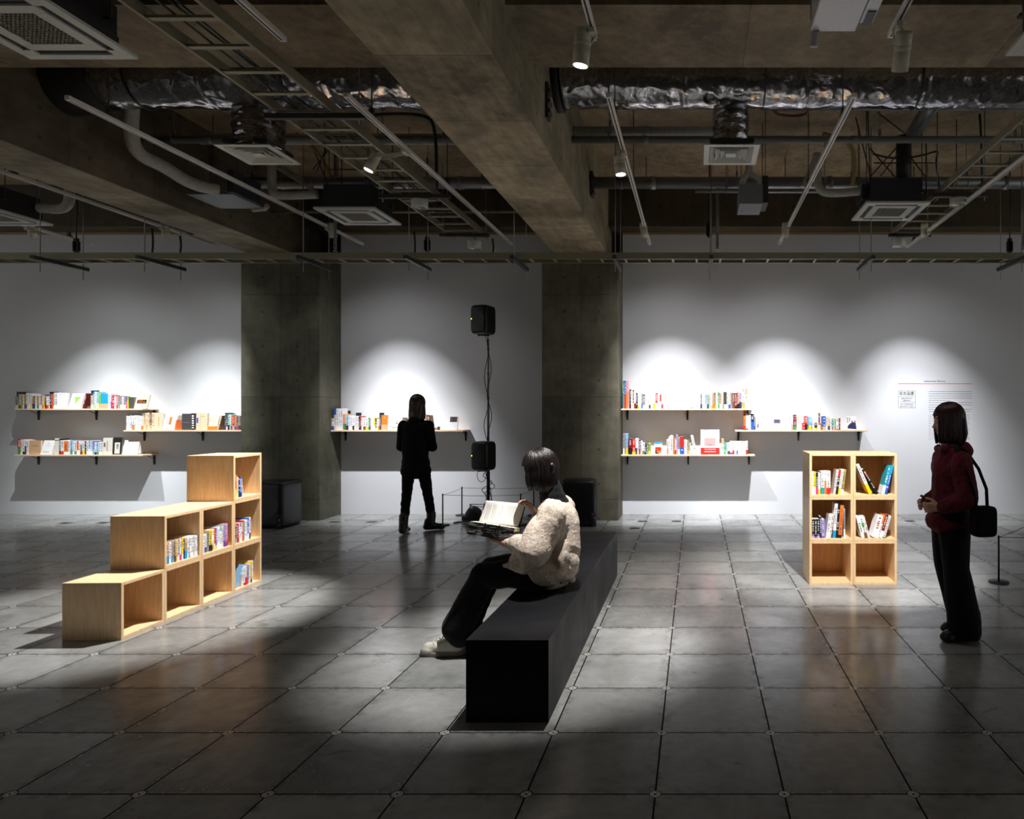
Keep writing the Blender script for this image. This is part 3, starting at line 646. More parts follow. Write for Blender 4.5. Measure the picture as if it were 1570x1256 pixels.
# ================================================================ BOOKS
PAL = dict(W=('white', (236, 234, 236)), w=('off-white', (222, 216, 208)), K=('black', (24, 22, 24)), k=('dark grey', (72, 70, 74)), g=('grey', (150, 150, 154)),
           R=('red', (200, 36, 34)), r=('dark red', (120, 28, 34)), O=('orange', (238, 120, 40)), Y=('yellow', (244, 206, 20)), G=('green', (60, 150, 70)), l=('lime green', (140, 200, 70)),
           B=('blue', (40, 90, 190)), b=('light blue', (140, 190, 230)), T=('teal', (40, 150, 160)), N=('navy', (34, 40, 84)), P=('purple', (120, 70, 160)), v=('lavender', (176, 160, 214)),
           M=('magenta', (212, 50, 120)), p=('pink', (236, 150, 150)), t=('tan', (206, 164, 124)), c=('cream', (232, 208, 176)), n=('brown', (112, 74, 52)), y=('olive', (168, 152, 84)), C=('cyan', (24, 150, 200)))
BM = {k: plain('book_'+v[0].replace(' ', '_').replace('-', '_'), sc(*v[1]), 0.45, gs=90) for k, v in PAL.items()}
M_page = plain('book_pages', sc(226, 218, 200), 0.8, gs=300)
MARK = {'K': 'W', 'k': 'W', 'r': 'w', 'N': 'W', 'R': 'W', 'B': 'W', 'n': 'c', 'P': 'W', 'M': 'W', 'C': 'W', 'T': 'W', 'G': 'W'}
ORD = ['first', 'second', 'third', 'fourth', 'fifth', 'sixth', 'seventh', 'eighth', 'ninth', 'tenth', '11th', '12th', '13th', '14th', '15th', '16th', '17th', '18th', '19th', '20th', '21st', '22nd', '23rd', '24th', '25th', '26th', '27th', '28th', '29th', '30th', '31st', '32nd', '33rd', '34th', '35th', '36th', '37th', '38th', '39th', '40th', '41st', '42nd', '43rd', '44th', '45th', '46th', '47th', '48th', '49th', '50th']
def book_mesh(w_, h, dp, main, band=None, bh=0.3, top=False, pages_child=False, deco=None):
    """spine at y=0, x 0..w_, z 0..h; band: foot band (or head band) wrapped round the jacket"""
    mb = MB(); mats = [BM[main], BM[band] if band else BM[main], M_page, BM[MARK.get(main, 'k')]]
    t = min(0.002, w_*0.12); zb = h*bh if band and not top else h*(1-bh) if band else h
    segs = [(0, zb, 0 if (not band or top) else 1), (zb, h, 1 if (top and band) else 0)] if band else [(0, h, 0)]
    for z0, z1, mi in segs:
        mb.box(0, t, 0, dp, z0, z1, mi); mb.box(w_-t, w_, 0, dp, z0, z1, mi); mb.box(t, w_-t, 0, t, z0, z1, mi)
    if not pages_child: mb.box(t, w_-t, t, dp-0.002, 0.002, h-0.003, 2)
    if w_ < 0.06:                                       # title strokes on the spine
        rnd = random.Random(int(w_*1e5)+int(h*1e4)); z = h*0.90 if not top else h*(1-bh)-0.01; lim = zb+0.01 if band and not top else h*0.25
        while z > lim:
            s_ = rnd.uniform(0.006, 0.014)
            if rnd.random() < 0.75: mb.box(w_*0.32, w_*0.68, -0.0004, 0.0002, z-s_, z, 3)
            z -= s_+rnd.uniform(0.003, 0.012)
    if deco:
        for (u0, v0, u1, v1, c_) in deco:
            mats.append(BM[c_]); mb.box(w_*u0, w_*u1, -0.0006, 0.0002, h*v0, h*v1, len(mats)-1)
    return mb, mats, t
def put_book(M, w_, h, dp, main, band=None, bh=0.3, top=False, label=None, group=None, lean=0, child=False, deco=None):
    mb, mats, t = book_mesh(w_, h, dp, main, band, bh, top, child, deco)
    L = Matrix.Translation((w_, 0, 0)) @ Matrix.Rotation(math.radians(lean), 4, 'Y') @ Matrix.Translation((-w_, 0, 0)) if lean > 0 else Matrix.Rotation(math.radians(lean), 4, 'Y')
    o = mb.build('book', mats, local=True); o.matrix_world = M @ L; WORLD[o.name] = M @ L
    if child:
        p = MB(); p.box(t, w_-t, t, dp-0.002, 0.002, h-0.003); p.build('page_block', M_page, o, local=True)
    tag(o, label, 'book', group); return o
def words(main, band, top): return PAL[main][0]+' book'+(' with %s %s' % (PAL[band][0], 'head' if top else 'foot') if band else '')
def row(specs, M, place, group, dp=0.15, child=False, start=0, total=None):
    """specs: (x0, x1, height, colour, band, bandheight(neg = at the head), lean)"""
    used = {}
    for i, s in enumerate(specs):
        x0, x1, h, main = s[:4]; band = s[4] if len(s) > 4 else None; bh = s[5] if len(s) > 5 else 0.3; lean = s[6] if len(s) > 6 else 0
        top = bh < 0; lb = '%s, %s from left, %s' % (words(main, band, top), ORD[i+start], place)
        rnd = random.Random(i*17+int(h*1000)); dy = rnd.uniform(0, 0.008)
        put_book(M @ Matrix.Translation((x0, dy, 0)), (x1-x0)*0.97, h, dp*rnd.uniform(0.88, 1.0), main, band, abs(bh), top, lb, group, lean, child)
def wallrow(text, yshelf, z, place, group, px0, scale, y0img, yf=9.37, dp=0.14, start=0):
    """text: 'X0 X1 Ytop main[band][-]' in enlarged-view units; the shelf lies at yshelf in the same units"""
    sp = []
    for ln in text.strip().split('\n'):
        for it in ln.split(','):
            q = it.split()
            if not q: continue
            a, b_, tp, code = float(q[0]), float(q[1]), float(q[2]), q[3]
            h = (yshelf-tp)/scale*yf/F; x0 = ((px0+a/scale)-1066)*yf/F; x1 = ((px0+b_/scale)-1066)*yf/F
            s = [x0, x1, h, code[0], code[1] if len(code) > 1 else None, float(q[4]) if len(q) > 4 else 0.3, float(q[5]) if len(q) > 5 else 0]
            sp.append(tuple(s))
    row(sp, Matrix.Translation((0, yf, z)), place, group, dp, start=start)
def faceout(label, x0, x1, h, z, main, deco=(), band=None, bh=0.3, lean=14, yaw=0, th=0.018, yf=9.36, group=None, stand=True):
    w_ = x1-x0
    mb = MB(); mats = [BM[main], BM[band] if band else BM[main], M_page]
    zb = h*bh if band else 0
    if band: mb.box(0, w_, 0, 0.002, 0, zb, 1)
    mb.box(0, w_, 0, 0.002, zb, h, 0); mb.box(0, w_, th-0.002, th, 0, h, 0); mb.box(0, 0.002, 0.002, th-0.002, 0, h, 0)
    mb.box(0.002, w_-0.003, 0.002, th-0.002, 0.002, h-0.003, 2)
    for d in deco:
        u0, v0, u1, v1, c_ = d[:5]; mats.append(BM[c_])
        if len(d) > 5: mb.poly([(w_*a, h*c) for a, c in d[5]], -0.0007, 0.0002, len(mats)-1)
        else: mb.box(w_*u0, w_*u1, -0.0007, 0.0002, h*v0, h*v1, len(mats)-1)
    M = Matrix.Translation((x0, yf, z+0.001)) @ Matrix.Rotation(math.radians(yaw), 4, 'Z') @ Matrix.Rotation(math.radians(-lean), 4, 'X')
    o = mb.build('display_book', mats, local=True); o.matrix_world = M; WORLD[o.name] = M
    tag(o, label, 'book', group)
    if stand and lean > 5:
        s = MB(); s.box(w_*0.3, w_*0.7, th+0.001, th+0.004, 0.0, h*0.6)
        s.box(w_*0.3, w_*0.7, th+0.004, th+0.05, 0.0, 0.004); s.build('display_stand', M_grey, o, local=True)
    return o
# ---------------------------------------------------------------- wall shelves
Z1, Z2, Z3 = EYE+0.003, EYE-0.292, EYE-0.630
def shelf(x0, x1, z, label):
    t = thing('wall_shelf', label, 'shelf', ((x0+x1)/2, WY, z), 'long wall shelves')
    mb = MB(); mb.box(x0, x1, 9.33, WY-0.001, z-0.021, z); mb.build('shelf_board', M_shelf, t, bevel=0.0015)
    for x in (x0+0.06, (x0+x1)/2, x1-0.06):
        mb = MB(); mb.box(x-0.014, x+0.014, 9.36, WY-0.003, z-0.026, z-0.0212)
        q = [(x-0.017, z-0.026), (x+0.017, z-0.026), (x+0.009, z-0.16), (x-0.009, z-0.16)]
        mb.poly(q, WY-0.012, WY-0.001)
        mb.bar((x, 9.50, z-0.03), (x, WY-0.012, z-0.075), 0.012, 0.004)
        mb.build('bracket', M_iron, t)
    return t
shelf(-9.36, -7.60, Z1, 'upper of the two far-left wall shelves, pale wood on black brackets')
shelf(-9.36, -7.60, Z3, 'lower of the two far-left wall shelves, pale wood on black brackets')
shelf(-7.86, -6.085, Z2, 'middle-height pale wall shelf ending at the left concrete column')
shelf(-5.01, -3.19, Z2, 'pale wall shelf between the two concrete columns, behind the standing reader')
shelf(-1.02, 0.80, Z1, 'upper pale wall shelf beside the right concrete column')
shelf(-1.02, 0.82, Z3, 'lower pale wall shelf beside the right concrete column')
shelf(0.55, 2.37, Z2, 'middle-height pale wall shelf at the right, above the tall bookcase')
G1 = 'books on the far left upper shelf'
wallrow('''330 390 110 gw,390 420 60 tn 0.2,420 455 80 wr 0.3,455 500 70 lG 0.1,500 525 80 W,525 560 70 On 0.3,562 590 40 WB 0.3,590 622 40 W,622 655 45 W,655 686 45 WY 0.35,686 704 90 W,704 735 105 tN 0.4
735 768 100 nN 0.35,768 800 85 W,800 850 95 tT 0.25,850 882 90 W,882 914 90 gw,914 945 95 cO 0.3,945 970 110 Y,970 1000 70 PK 0.5,1000 1030 110 WR 0.3,1030 1060 110 WO 0.3,1060 1085 100 W,1085 1112 30 K
1112 1145 55 R,1145 1170 55 OY 0.2,1170 1210 25 W,1210 1250 25 W''', 378, Z1, 'far-left upper shelf', G1, 0, 14.27, 600)
zz = Z1
faceout('plain white book facing out beside the white books, far-left upper shelf', -9.36+0.545, -9.36+0.69, 0.215, zz, 'W', [(0.1, 0.86, 0.3, 0.88, 'g'), (0.6, 0.86, 0.7, 0.88, 'g')], lean=4, stand=False, yf=9.375)
def fx(px, d=9.37): return (px-1066)*d/F
faceout('white book with a pale green triangle on its cover, facing out, far-left upper shelf', fx(105.5), fx(124), 0.218, zz, 'W', [(0, 0, 0, 0, 'l', [(0.28, 0.78), (0.82, 0.78), (0.6, 0.5), (0.5, 0.25)])], lean=18, yaw=0)
put_book(Matrix.Translation((fx(124.8), 9.38, zz)), 0.02, 0.215, 0.14, 'r', label='dark red book leaning right beside the green triangle cover', group=G1, lean=14)
mb = MB(); mb.box(fx(128.5), fx(138.5), 9.42, 9.46, zz, zz+0.035); tag(mb.build('display_block', M_grey, bevel=0.002), 'small grey display block on the far-left upper shelf', 'display block')
wallrow('''910 930 105 tc,930 948 68 bB -0.15,948 966 68 WY 0.3,966 985 68 bW,985 1005 85 lt 0.3,1080 1105 85 W,1105 1122 100 vP 0.5,1122 1145 108 R,1145 1163 115 W,1163 1180 115 pR 0.3,1180 1200 120 g,1200 1220 110 gc
1222 1240 120 w,1240 1258 120 gW,1259 1271 120 MP -0.4,1271 1284 120 Yl -0.3''', 238, Z1, 'right half, far-left upper shelf', G1, 0, 6.54, 590)
faceout('blue book with a tan lower half facing out on the far-left upper shelf', fx(153.8), fx(164.8), 0.205, zz, 'C', [], 't', 0.33, lean=2, stand=False, yf=9.375)
faceout('plain dark grey book facing out near the right end of the far-left upper shelf', fx(197), fx(205), 0.155, zz, 'k', lean=2, stand=False, yf=9.375)
faceout('cream book with a dark orange picture on its cover, right end of far-left upper shelf', fx(206), fx(226), 0.205, zz, 'c', [(0.12, 0.36, 0.85, 0.62, 'K'), (0.2, 0.4, 0.55, 0.58, 'O'), (0.6, 0.4, 0.75, 0.5, 'Y'), (0.1, 0.82, 0.9, 0.92, 'w')], lean=17)
G3 = 'books on the far left lower shelf'
wallrow('''172 205 545 RG 0.4,205 224 552 W,224 241 556 WK 0.2,241 262 560 Wk 0.6,262 285 565 W,590 604 545 K,604 640 560 WR 0.22,640 680 568 OW 0.2,682 700 565 W,700 724 560 bT 0.3,724 744 570 W,744 765 568 WG 0.25,765 785 565 OW 0.3
785 804 565 W,804 825 600 gr,825 845 568 WY 0.3,845 863 568 Kn 0.4,863 884 565 W,884 906 562 bW 0.4,906 925 562 W,925 946 570 Bb 0.4,946 964 580 WK 0.2,964 985 585 bG 0.2,985 1005 575 W,1005 1025 575 W''', 702, Z3, 'far-left lower shelf', G3, 0, 6.54, 590)
z3 = Z3
faceout('tan book facing out near the left end of the far-left lower shelf', fx(43.8), fx(61.5), 0.192, z3, 't', [(0.3, 0.6, 0.8, 0.63, 'n')], lean=2, stand=False, yf=9.375, th=0.03)
faceout('white book with faint lines leaning back on the far-left lower shelf', fx(62.5), fx(80), 0.20, z3, 'W', [(0.3, 0.6, 0.7, 0.62, 'g'), (0.15, 0.15, 0.7, 0.19, 'g'), (0.45, 0.75, 0.55, 0.8, 'g')], lean=17)
faceout('pale grey binder facing out, right of the leaning white book, far-left lower shelf', fx(82.5), fx(89.8), 0.222, z3, 'w', [(0.1, 0.85, 0.9, 0.9, 'k')], lean=2, stand=False, yf=9.375)
faceout('beige boxed book facing out with a dark red spine mark, far-left lower shelf', fx(157), fx(171.5), 0.23, z3, 'w', [(0.1, 0.45, 0.25, 0.7, 'n'), (0.4, 0.2, 0.5, 0.8, 'g')], lean=2, stand=False, yf=9.375, th=0.06)
faceout('black book with a grey portrait panel on its cover, far-left lower shelf', fx(172), fx(185.5), 0.235, z3, 'K', [(0.2, 0.05, 0.8, 0.7, 'w'), (0.4, 0.3, 0.65, 0.6, 'k')], lean=4, stand=False, yf=9.375)
faceout('plain pale lavender sheet leaning back at the right end of the far-left lower shelf', fx(188), fx(211), 0.20, z3, 'W', [], lean=14)
G2 = 'books on the shelf beside the left column'
wallrow('''105 122 360 W,122 138 360 W,138 155 362 W,155 175 364 Wb 0.5,175 208 370 WO 0.35,208 226 372 W,226 243 372 W,243 260 372 W,260 280 358 W,280 305 360 WO 0.25,305 320 352 ct,320 336 352 tc,336 356 352 ct,356 384 350 c,384 408 350 nt 0.3,408 436 350 c
1290 1305 350 k,1305 1322 352 kW 0.2,1322 1346 362 TK 0.3,1346 1360 372 Wb 0.4,1362 1382 385 tn,1382 1406 385 Rt 0.3,1406 1430 390 tB 0.25,1430 1452 395 nR 0.25,1452 1474 388 gk''', 558, Z2, 'shelf ending at left column', G2, 180, 7.85, 590)
faceout('cream book facing out beside the cream spines, shelf left of the left column', fx(236), fx(247.6), 0.235, Z2, 'c', [(0.5, 0.2, 0.62, 0.75, 't')], lean=2, stand=False, yf=9.375, th=0.03)
faceout('white book with an orange patch on the cover, leaning back left of the column', fx(249.5), fx(266), 0.222, Z2, 'W', [(0.45, 0.35, 0.7, 0.85, 'O')], lean=17)
put_book(Matrix.Translation((fx(266.4), 9.38, Z2)), 0.014, 0.205, 0.13, 'O', 'w', 0.3, True, label='thin orange and white book leaning right beside the orange patch cover', group=G2, lean=12)
faceout('dark slate book facing out on the shelf left of the left column', fx(278), fx(292.5), 0.225, Z2, 'k', [(0.1, 0.45, 0.9, 0.47, 'g')], lean=2, stand=False, yf=9.375)
put_book(Matrix.Translation((fx(292.8), 9.375, Z2)), 0.046, 0.23, 0.13, 'K', None, label='thick black book with white lettering beside the dark slate cover', group=G2, deco=[(0.15, 0.1+0.14*k, 0.8, 0.17+0.14*k, 'W') for k in range(6)])
faceout('cream book with a blue mark facing out, right of the thick black book', fx(300), fx(306.5), 0.24, Z2, 'c', [(0.1, 0.4, 0.5, 0.7, 'B')], lean=2, stand=False, yf=9.375)
faceout('cream book with small brown marks facing out on the shelf left of the column', fx(306.8), fx(317.3), 0.235, Z2, 'c', [(0.1, 0.78, 0.25, 0.82, 'n'), (0.5, 0.78, 0.6, 0.82, 'n')], lean=2, stand=False, yf=9.375, th=0.04)
faceout('cream book with an orange lower band leaning back near the left column', fx(319), fx(333), 0.21, Z2, 'c', [(0.5, 0.5, 0.6, 0.9, 'w')], 'O', 0.25, lean=17)
put_book(Matrix.Translation((fx(333.4), 9.38, Z2)), 0.014, 0.20, 0.12, 'n', label='thin brown book leaning right beside the orange band cover', group=G2, lean=14)
G4 = 'books on the shelf between the columns'
wallrow('''50 79 340 WB 0.3,80 100 240 wB -0.3,100 121 240 W,121 140 262 W,140 165 240 W,168 190 295 pG 0.4,190 202 300 Yn 0.4,202 224 305 bN 0.3,225 244 310 W,244 262 318 W,262 281 315 WK 0.3,281 301 318 W,305 326 315 W,326 341 318 K
341 355 320 Rk 0.3,355 370 330 W,370 394 330 Wn 0.3,395 420 330 WY 0.25,420 432 335 G,432 445 335 gN 0.3,445 462 335 W,462 478 335 W,478 492 335 YW,492 505 345 KY 0.2,505 520 345 W,520 535 350 WO 0.4,538 550 310 k,617 635 345 W,635 655 345 W''', 456, Z2, 'shelf between the columns', G4, 500, 6.54, 590)
faceout('orange and red book with a tan lower band facing out between the columns', fx(584.4), fx(594), 0.205, Z2, 'O', [(0.4, 0.75, 0.65, 0.9, 'y')], 't', 0.36, lean=2, stand=False, yf=9.375, th=0.025)
faceout('white book with a red line facing out, just left of the standing reader', fx(600.5), fx(616.5), 0.19, Z2, 'W', [(0.05, 0.15, 0.75, 0.19, 'R'), (0.4, 0.45, 0.6, 0.5, 'n'), (0.47, 0.5, 0.53, 0.65, 'n')], lean=4, stand=False)
wallrow('''762 776 330 gG 0.5,778 800 340 nW,930 950 292 l,950 966 300 nw,968 984 302 w,984 1001 308 r''', 456, Z2, 'shelf behind the standing reader', G4, 500, 6.54, 590)
put_book(Matrix.Translation((fx(650), 9.375, Z2)), 0.026, 0.21, 0.13, 't', label='tan book leaning left, just right of the standing reader', group=G4, lean=-9)
put_book(Matrix.Translation((fx(653.4), 9.375, Z2)), 0.026, 0.21, 0.13, 'c', label='cream book leaning left, between the tan and dark brown leaning books', group=G4, lean=-9)
put_book(Matrix.Translation((fx(657), 9.375, Z2)), 0.040, 0.20, 0.13, 'n', label='dark brown book leaning left, rightmost of those beside the standing reader', group=G4, lean=-9)
mb = MB(); mb.box(fx(669), fx(672), 9.4, 9.44, Z2, Z2+0.045); tag(mb.build('display_block', M_dgrey, bevel=0.002), 'tiny dark block on the shelf right of the standing reader', 'display block')
faceout('white card with a dark photo at its top, shelf between the columns', fx(688), fx(701.5), 0.198, Z2, 'W', [(0.08, 0.56, 0.92, 0.94, 'k'), (0.35, 0.62, 0.75, 0.86, 'n')], lean=12)
G5 = 'books on the upper shelf beside the right column'
wallrow('''105 121 80 GT 0.5,122 142 80 BR 0.5,142 162 80 pO 0.6,163 177 190 p,180 197 175 K,197 211 180 W,211 228 182 nc,228 247 190 Wr 0.3,247 265 215 K,270 291 215 WY 0.2,291 306 225 W,306 325 218 gB 0.3,325 347 230 KW 0.25,348 366 230 W
368 388 235 W,395 410 240 WK 0.3,411 433 235 W,435 463 225 WY 0.35,465 488 215 RW 0.3,489 509 225 W,510 527 230 WR -0.5,528 547 230 WR 0.3,548 564 232 Wb,566 592 222 c,598 612 330 W''', 386, Z1, 'right upper shelf, left group', G5, 940, 7.136, 570)
wallrow('''848 864 268 wO 0.15 12,884 905 250 W,907 918 255 W,919 934 248 wp,936 950 255 W,955 975 222 gN 0.3,977 1003 225 W,1005 1026 228 bW,1027 1046 230 tN 0.3,1047 1065 228 b,1066 1085 230 WY 0.25,1088 1107 208 tO,1107 1122 212 nO 0.3
1124 1146 215 W,1147 1164 210 G,1164 1180 215 tw,1181 1200 215 W,1212 1242 205 Wk -0.75,1243 1261 208 c,1262 1285 210 WB 0.25,1286 1304 212 g,1305 1331 215 n,1332 1350 215 RK 0.15,1350 1361 215 K,1362 1379 205 tK 0.3,1380 1404 210 vN 0.4,1406 1440 150 Wy,1442 1474 168 wt -0.3''',
        386, Z1, 'right upper shelf, right group', G5, 940, 7.136, 570)
G6 = 'books on the lower shelf beside the right column'
wallrow('''108 124 665 gW,125 139 665 g,140 162 665 bY 0.3,168 208 722 rK 0.4,210 245 728 RY 0.2,245 264 718 Wk 0.4,265 279 720 W,280 299 735 NR 0.3,300 317 748 W,318 345 770 WG 0.3,346 364 775 K,365 386 775 kg,387 408 772 lY''', 897, Z3, 'right lower shelf, left group', G6, 940, 7.136, 570)
wallrow('''585 606 728 wp 0.3,608 624 700 W,624 656 688 W,658 675 718 O,676 690 735 Wk,690 708 680 vp,709 730 710 gW,732 776 702 BR -0.6,778 807 735 W,808 824 745 p,825 838 735 GY 0.3,839 851 770 W''', 897, Z3, 'right lower shelf, middle group', G6, 940, 7.136, 570)
put_book(Matrix.Translation((fx(1065.0), 9.375, Z3)), 0.034, 0.268, 0.14, 'W', label='tall white book leaning left beside the big red and white cover', group=G6, lean=-12)
wallrow('''1170 1184 775 W,1185 1212 725 wt -0.3,1213 1234 768 G,1235 1250 770 bW,1251 1281 768 Wk 0.3,1282 1305 750 WB 0.15,1306 1328 750 WR 0.3,1329 1350 750 W,1350 1367 752 WB 0.3,1368 1388 750 W,1389 1408 752 W,1409 1430 752 W,1431 1452 752 W,1453 1474 748 WR 0.35''',
        897, Z3, 'right lower shelf, right group', G6, 940, 7.136, 570)
faceout('small book with a blue, red and yellow picture cover, lower shelf by right column', fx(1003.3), fx(1015), 0.172, Z3, 'W', [(0.02, 0.85, 0.98, 1.0, 'C'), (0.1, 0.3, 0.9, 0.6, 'R'), (0.3, 0.12, 0.9, 0.45, 'O'), (0.1, 0.05, 0.6, 0.3, 'K'), (0.5, 0.3, 0.85, 0.42, 'c')], lean=10)
faceout('largest display book, white and red, lower right shelf', fx(1074.2), fx(1103.2), 0.345, Z3, 'W', [(0.2, 0.34, 0.8, 0.66, 'p'), (0.35, 0.28, 0.65, 0.42, 'W'), (0.45, 0.35, 0.55, 0.4, 'n'), (0.2, 0.1, 0.8, 0.13, 'w'), (0.2, 0.2, 0.8, 0.22, 'w')], 'R', 0.27, lean=8, th=0.03)
G7 = 'books on the right-hand middle shelf'
wallrow('''205 228 388 OR 0.2,230 252 432 WR 0.1,253 266 438 w,266 281 445 W,283 315 435 NB 0.5,316 332 462 gk,333 345 462 W,346 362 540 kW,364 386 468 W,387 408 475 W,675 708 442 Ww,712 725 460 wp 0.4,732 757 440 rG 0.25,762 777 470 W,779 790 448 cb 0.3
828 847 528 R,848 872 458 RK 0.4,888 916 460 bY 0.3,930 948 480 W,950 973 528 KY 0.3,978 990 410 w,991 1008 425 nW,1009 1019 532 O,1035 1063 458 Bt 0.25,1066 1086 462 wW,1088 1108 464 ck 0.3,1112 1128 480 W,1130 1146 486 TM 0.25,1147 1157 490 W,1158 1173 486 lG,1174 1202 482 WR 0.08,1203 1219 480 r''',
        603, Z2, 'right-hand middle shelf', G7, 1110, 6.826, 570)
faceout('lavender patterned book with a dark oval facing out on the right-hand middle shelf', fx(1184), fx(1199), 0.193, Z2, 'v', [(0.2, 0.5, 0.8, 0.75, 'k'), (0.15, 0.1, 0.4, 0.35, 'W'), (0.55, 0.15, 0.85, 0.4, 'W'), (0.1, 0.8, 0.9, 0.95, 'W')], lean=10)
faceout('white book showing two dark blue figures, right end of right-hand middle shelf', fx(1298.5), fx(1313.5), 0.196, Z2, 'W', [(0, 0, 0, 0, 'N', [(0.05, 0.1), (0.98, 0.05), (0.9, 0.5), (0.7, 0.55), (0.4, 0.5), (0.1, 0.3)]), (0.5, 0.5, 0.62, 0.66, 'r'), (0.78, 0.5, 0.9, 0.66, 'n'), (0.08, 0.5, 0.14, 0.9, 'k'), (0.28, 0.6, 0.34, 0.9, 'k')], lean=12)
# dark shelf tags standing behind the spines
for px, py, z, wd, lb in ((33, 603, Z1, 14, 'black tag board behind the leftmost books, far-left upper shelf'), (83, 603, Z1, 13, 'black tag board behind the middle books, far-left upper shelf'), (146, 601, Z1, 12, 'black tag board behind the right-half books, far-left upper shelf'),
                          (532, 632, Z2, 11, 'dark tag board behind the leftmost books between the columns'), (550, 635, Z2, 8, 'dark tag board behind the black and red books between the columns'), (585.5, 635, Z2, 7, 'dark tag board behind the orange book between the columns')):
    c = P(px, py, 9.55); mb = MB(); mb.box(c.x-wd*0.0046, c.x+wd*0.0046, 9.545, 9.553, z, c.z+0.02)
    tag(mb.build('tag_board', M_iron), lb, 'tag board')

# ---------------------------------------------------------------- cube bookcases
S = 0.372
def cube(Mf, i, k, label, group):
    M = Mf @ Matrix.Translation((i*S, 0, k*S))
    t = thing('bookcase_cube', label, 'bookcase cube', mat=M, group=group); a = S-0.0015; th = 0.021
    mb = MB(); mb.box(0, a, 0, S, 0, th); mb.box(0, a, 0, S, a-th, a)
    mb.box(0, th, 0, S, th+0.0003, a-th-0.0003); mb.box(a-th, a, 0, S, th+0.0003, a-th-0.0003)
    mb.build('cube_shell', M_ply, t, bevel=0.0012, local=True)
    mb = MB(); mb.box(th+0.0005, a-th-0.0005, S-0.016, S-0.004, th+0.0005, a-th-0.0005); mb.build('back_panel', M_plyback, t, local=True)
    return M
ang = math.radians(91.7)
ML = Matrix.Translation((-3.703, 4.38, 0)) @ Matrix.Rotation(ang, 4, 'Z')
MR = Matrix.Translation((0.969, 5.76, 0))
lvl = ('bottom', 'middle', 'top'); pos = ('nearest', 'second nearest', 'second farthest', 'farthest')
full = {(3, 0): 'holding a light blue leaning book', (1, 1): 'packed with small paperbacks', (2, 1): 'packed with books, one wide yellow', (3, 1): 'packed with books, one blue and white', (3, 2): 'topping the stair, holding a few books'}
cl_ = {}
for i in range(4):
    for k in range(3):
        if k <= (0, 1, 1, 2)[i]:
            cl_[i, k] = cube(ML, i, k, 'wood cube of the stair bookcase, %s row, %s, %s' % (lvl[k], pos[i], full.get((i, k), 'empty')), 'stair-shaped bookcase cubes')
fullr = {(0, 2): 'with small books', (1, 2): 'with crossed leaning books', (0, 1): 'with black and orange books', (1, 1): 'with white leaning books', (0, 0): 'empty', (1, 0): 'empty'}
cr = {}
for i in range(2):
    for k in range(3):
        cr[i, k] = cube(MR, i, k, 'wood cube of the right tall bookcase, %s %s, %s' % (lvl[k], ('left', 'right')[i], fullr[i, k]), 'tall bookcase cubes')
def cuberow(M, place, items, group, x0=0.023, dy=0.012, dp=0.12):
    x = x0; n = 0
    for it in items.split(','):
        q = it.split(); w_ = float(q[0])/1000; h = float(q[1])/1000; code = q[2]
        if code == '_': x += w_; continue
        band = code[1] if len(code) > 1 else None; bh = float(q[3]) if len(q) > 3 else 0.3; lean = float(q[4]) if len(q) > 4 else 0
        top = bh < 0
        put_book(M @ Matrix.Translation((x, dy+random.uniform(0, 0.006), 0.0215)), w_*0.97, h, dp*random.uniform(0.92, 1), code[0], band, abs(bh), top,
                 '%s, %s from left, %s' % (words(code[0], band, top), ORD[n], place), group, lean, True)
        x += w_; n += 1
GL = 'books in the stair-shaped bookcase'
cuberow(cl_[1, 1], 'stair bookcase, nearest filled cube', '13 150 YP 0.3,19 150 tC 0.4,8 152 N,20 152 W,16 150 tC 0.35,19 152 g,13 152 tn,8 150 Y,12 152 w,14 152 NW,17 150 WM 0.3,17 150 YW 0.3,17 140 KN,25 152 tC 0.4,11 152 W,11 153 Wb,12 154 WR 0.05,12 154 W,12 156 W,13 156 W,12 156 W,11 150 W,12 152 W', GL)
cuberow(cl_[2, 1], 'stair bookcase, yellow-book cube', '20 140 wp,11 142 W,15 142 WB 0.3,9 142 Wk,12 150 gy,12 155 g,34 165 YK 0.3,14 165 Wn 0.25,13 165 WY,12 165 OW 0.3,14 168 PY 0.2,12 168 W,14 170 W,14 170 W,16 170 WT -0.2,14 172 W,12 178 t,18 182 vP 0.3,16 182 vB 0.2,16 182 pR', GL)
cuberow(cl_[3, 1], 'stair bookcase, far middle cube', '14 140 WC 0.3 4,14 135 KC 0.2 4,14 150 t,12 155 r,10 155 M,16 158 WY 0.4,16 158 WK -0.2,14 158 W,18 172 R,18 172 g,18 172 W,12 172 W,22 182 BW 0.3,20 184 Wk', GL)
cuberow(cl_[3, 2], 'stair bookcase, top cube', '14 185 W,24 190 OY 0.35,16 170 W,24 172 KN,26 160 BN 0.2 -3,14 160 W 0.3 -8,12 150 c 0.3 -10', GL)
M = cl_[3, 0]
put_book(M @ Matrix.Translation((0.075, 0.03, 0.0215)) @ Matrix.Rotation(math.radians(-12), 4, 'Z'), 0.012, 0.19, 0.14, 'b', label='light blue book leaning in the bottom far cube of the stair bookcase', group=GL, lean=20, child=True)
cuberow(M, 'stair bookcase, far bottom cube', '70 0 _,18 150 W 0.3 5,14 152 w 0.3 4,17 155 WR 0.15,20 160 Rw -0.6,18 160 gR 0.35,16 165 v,14 165 W,26 180 YK 0.2,14 184 W', GL, x0=0.05)
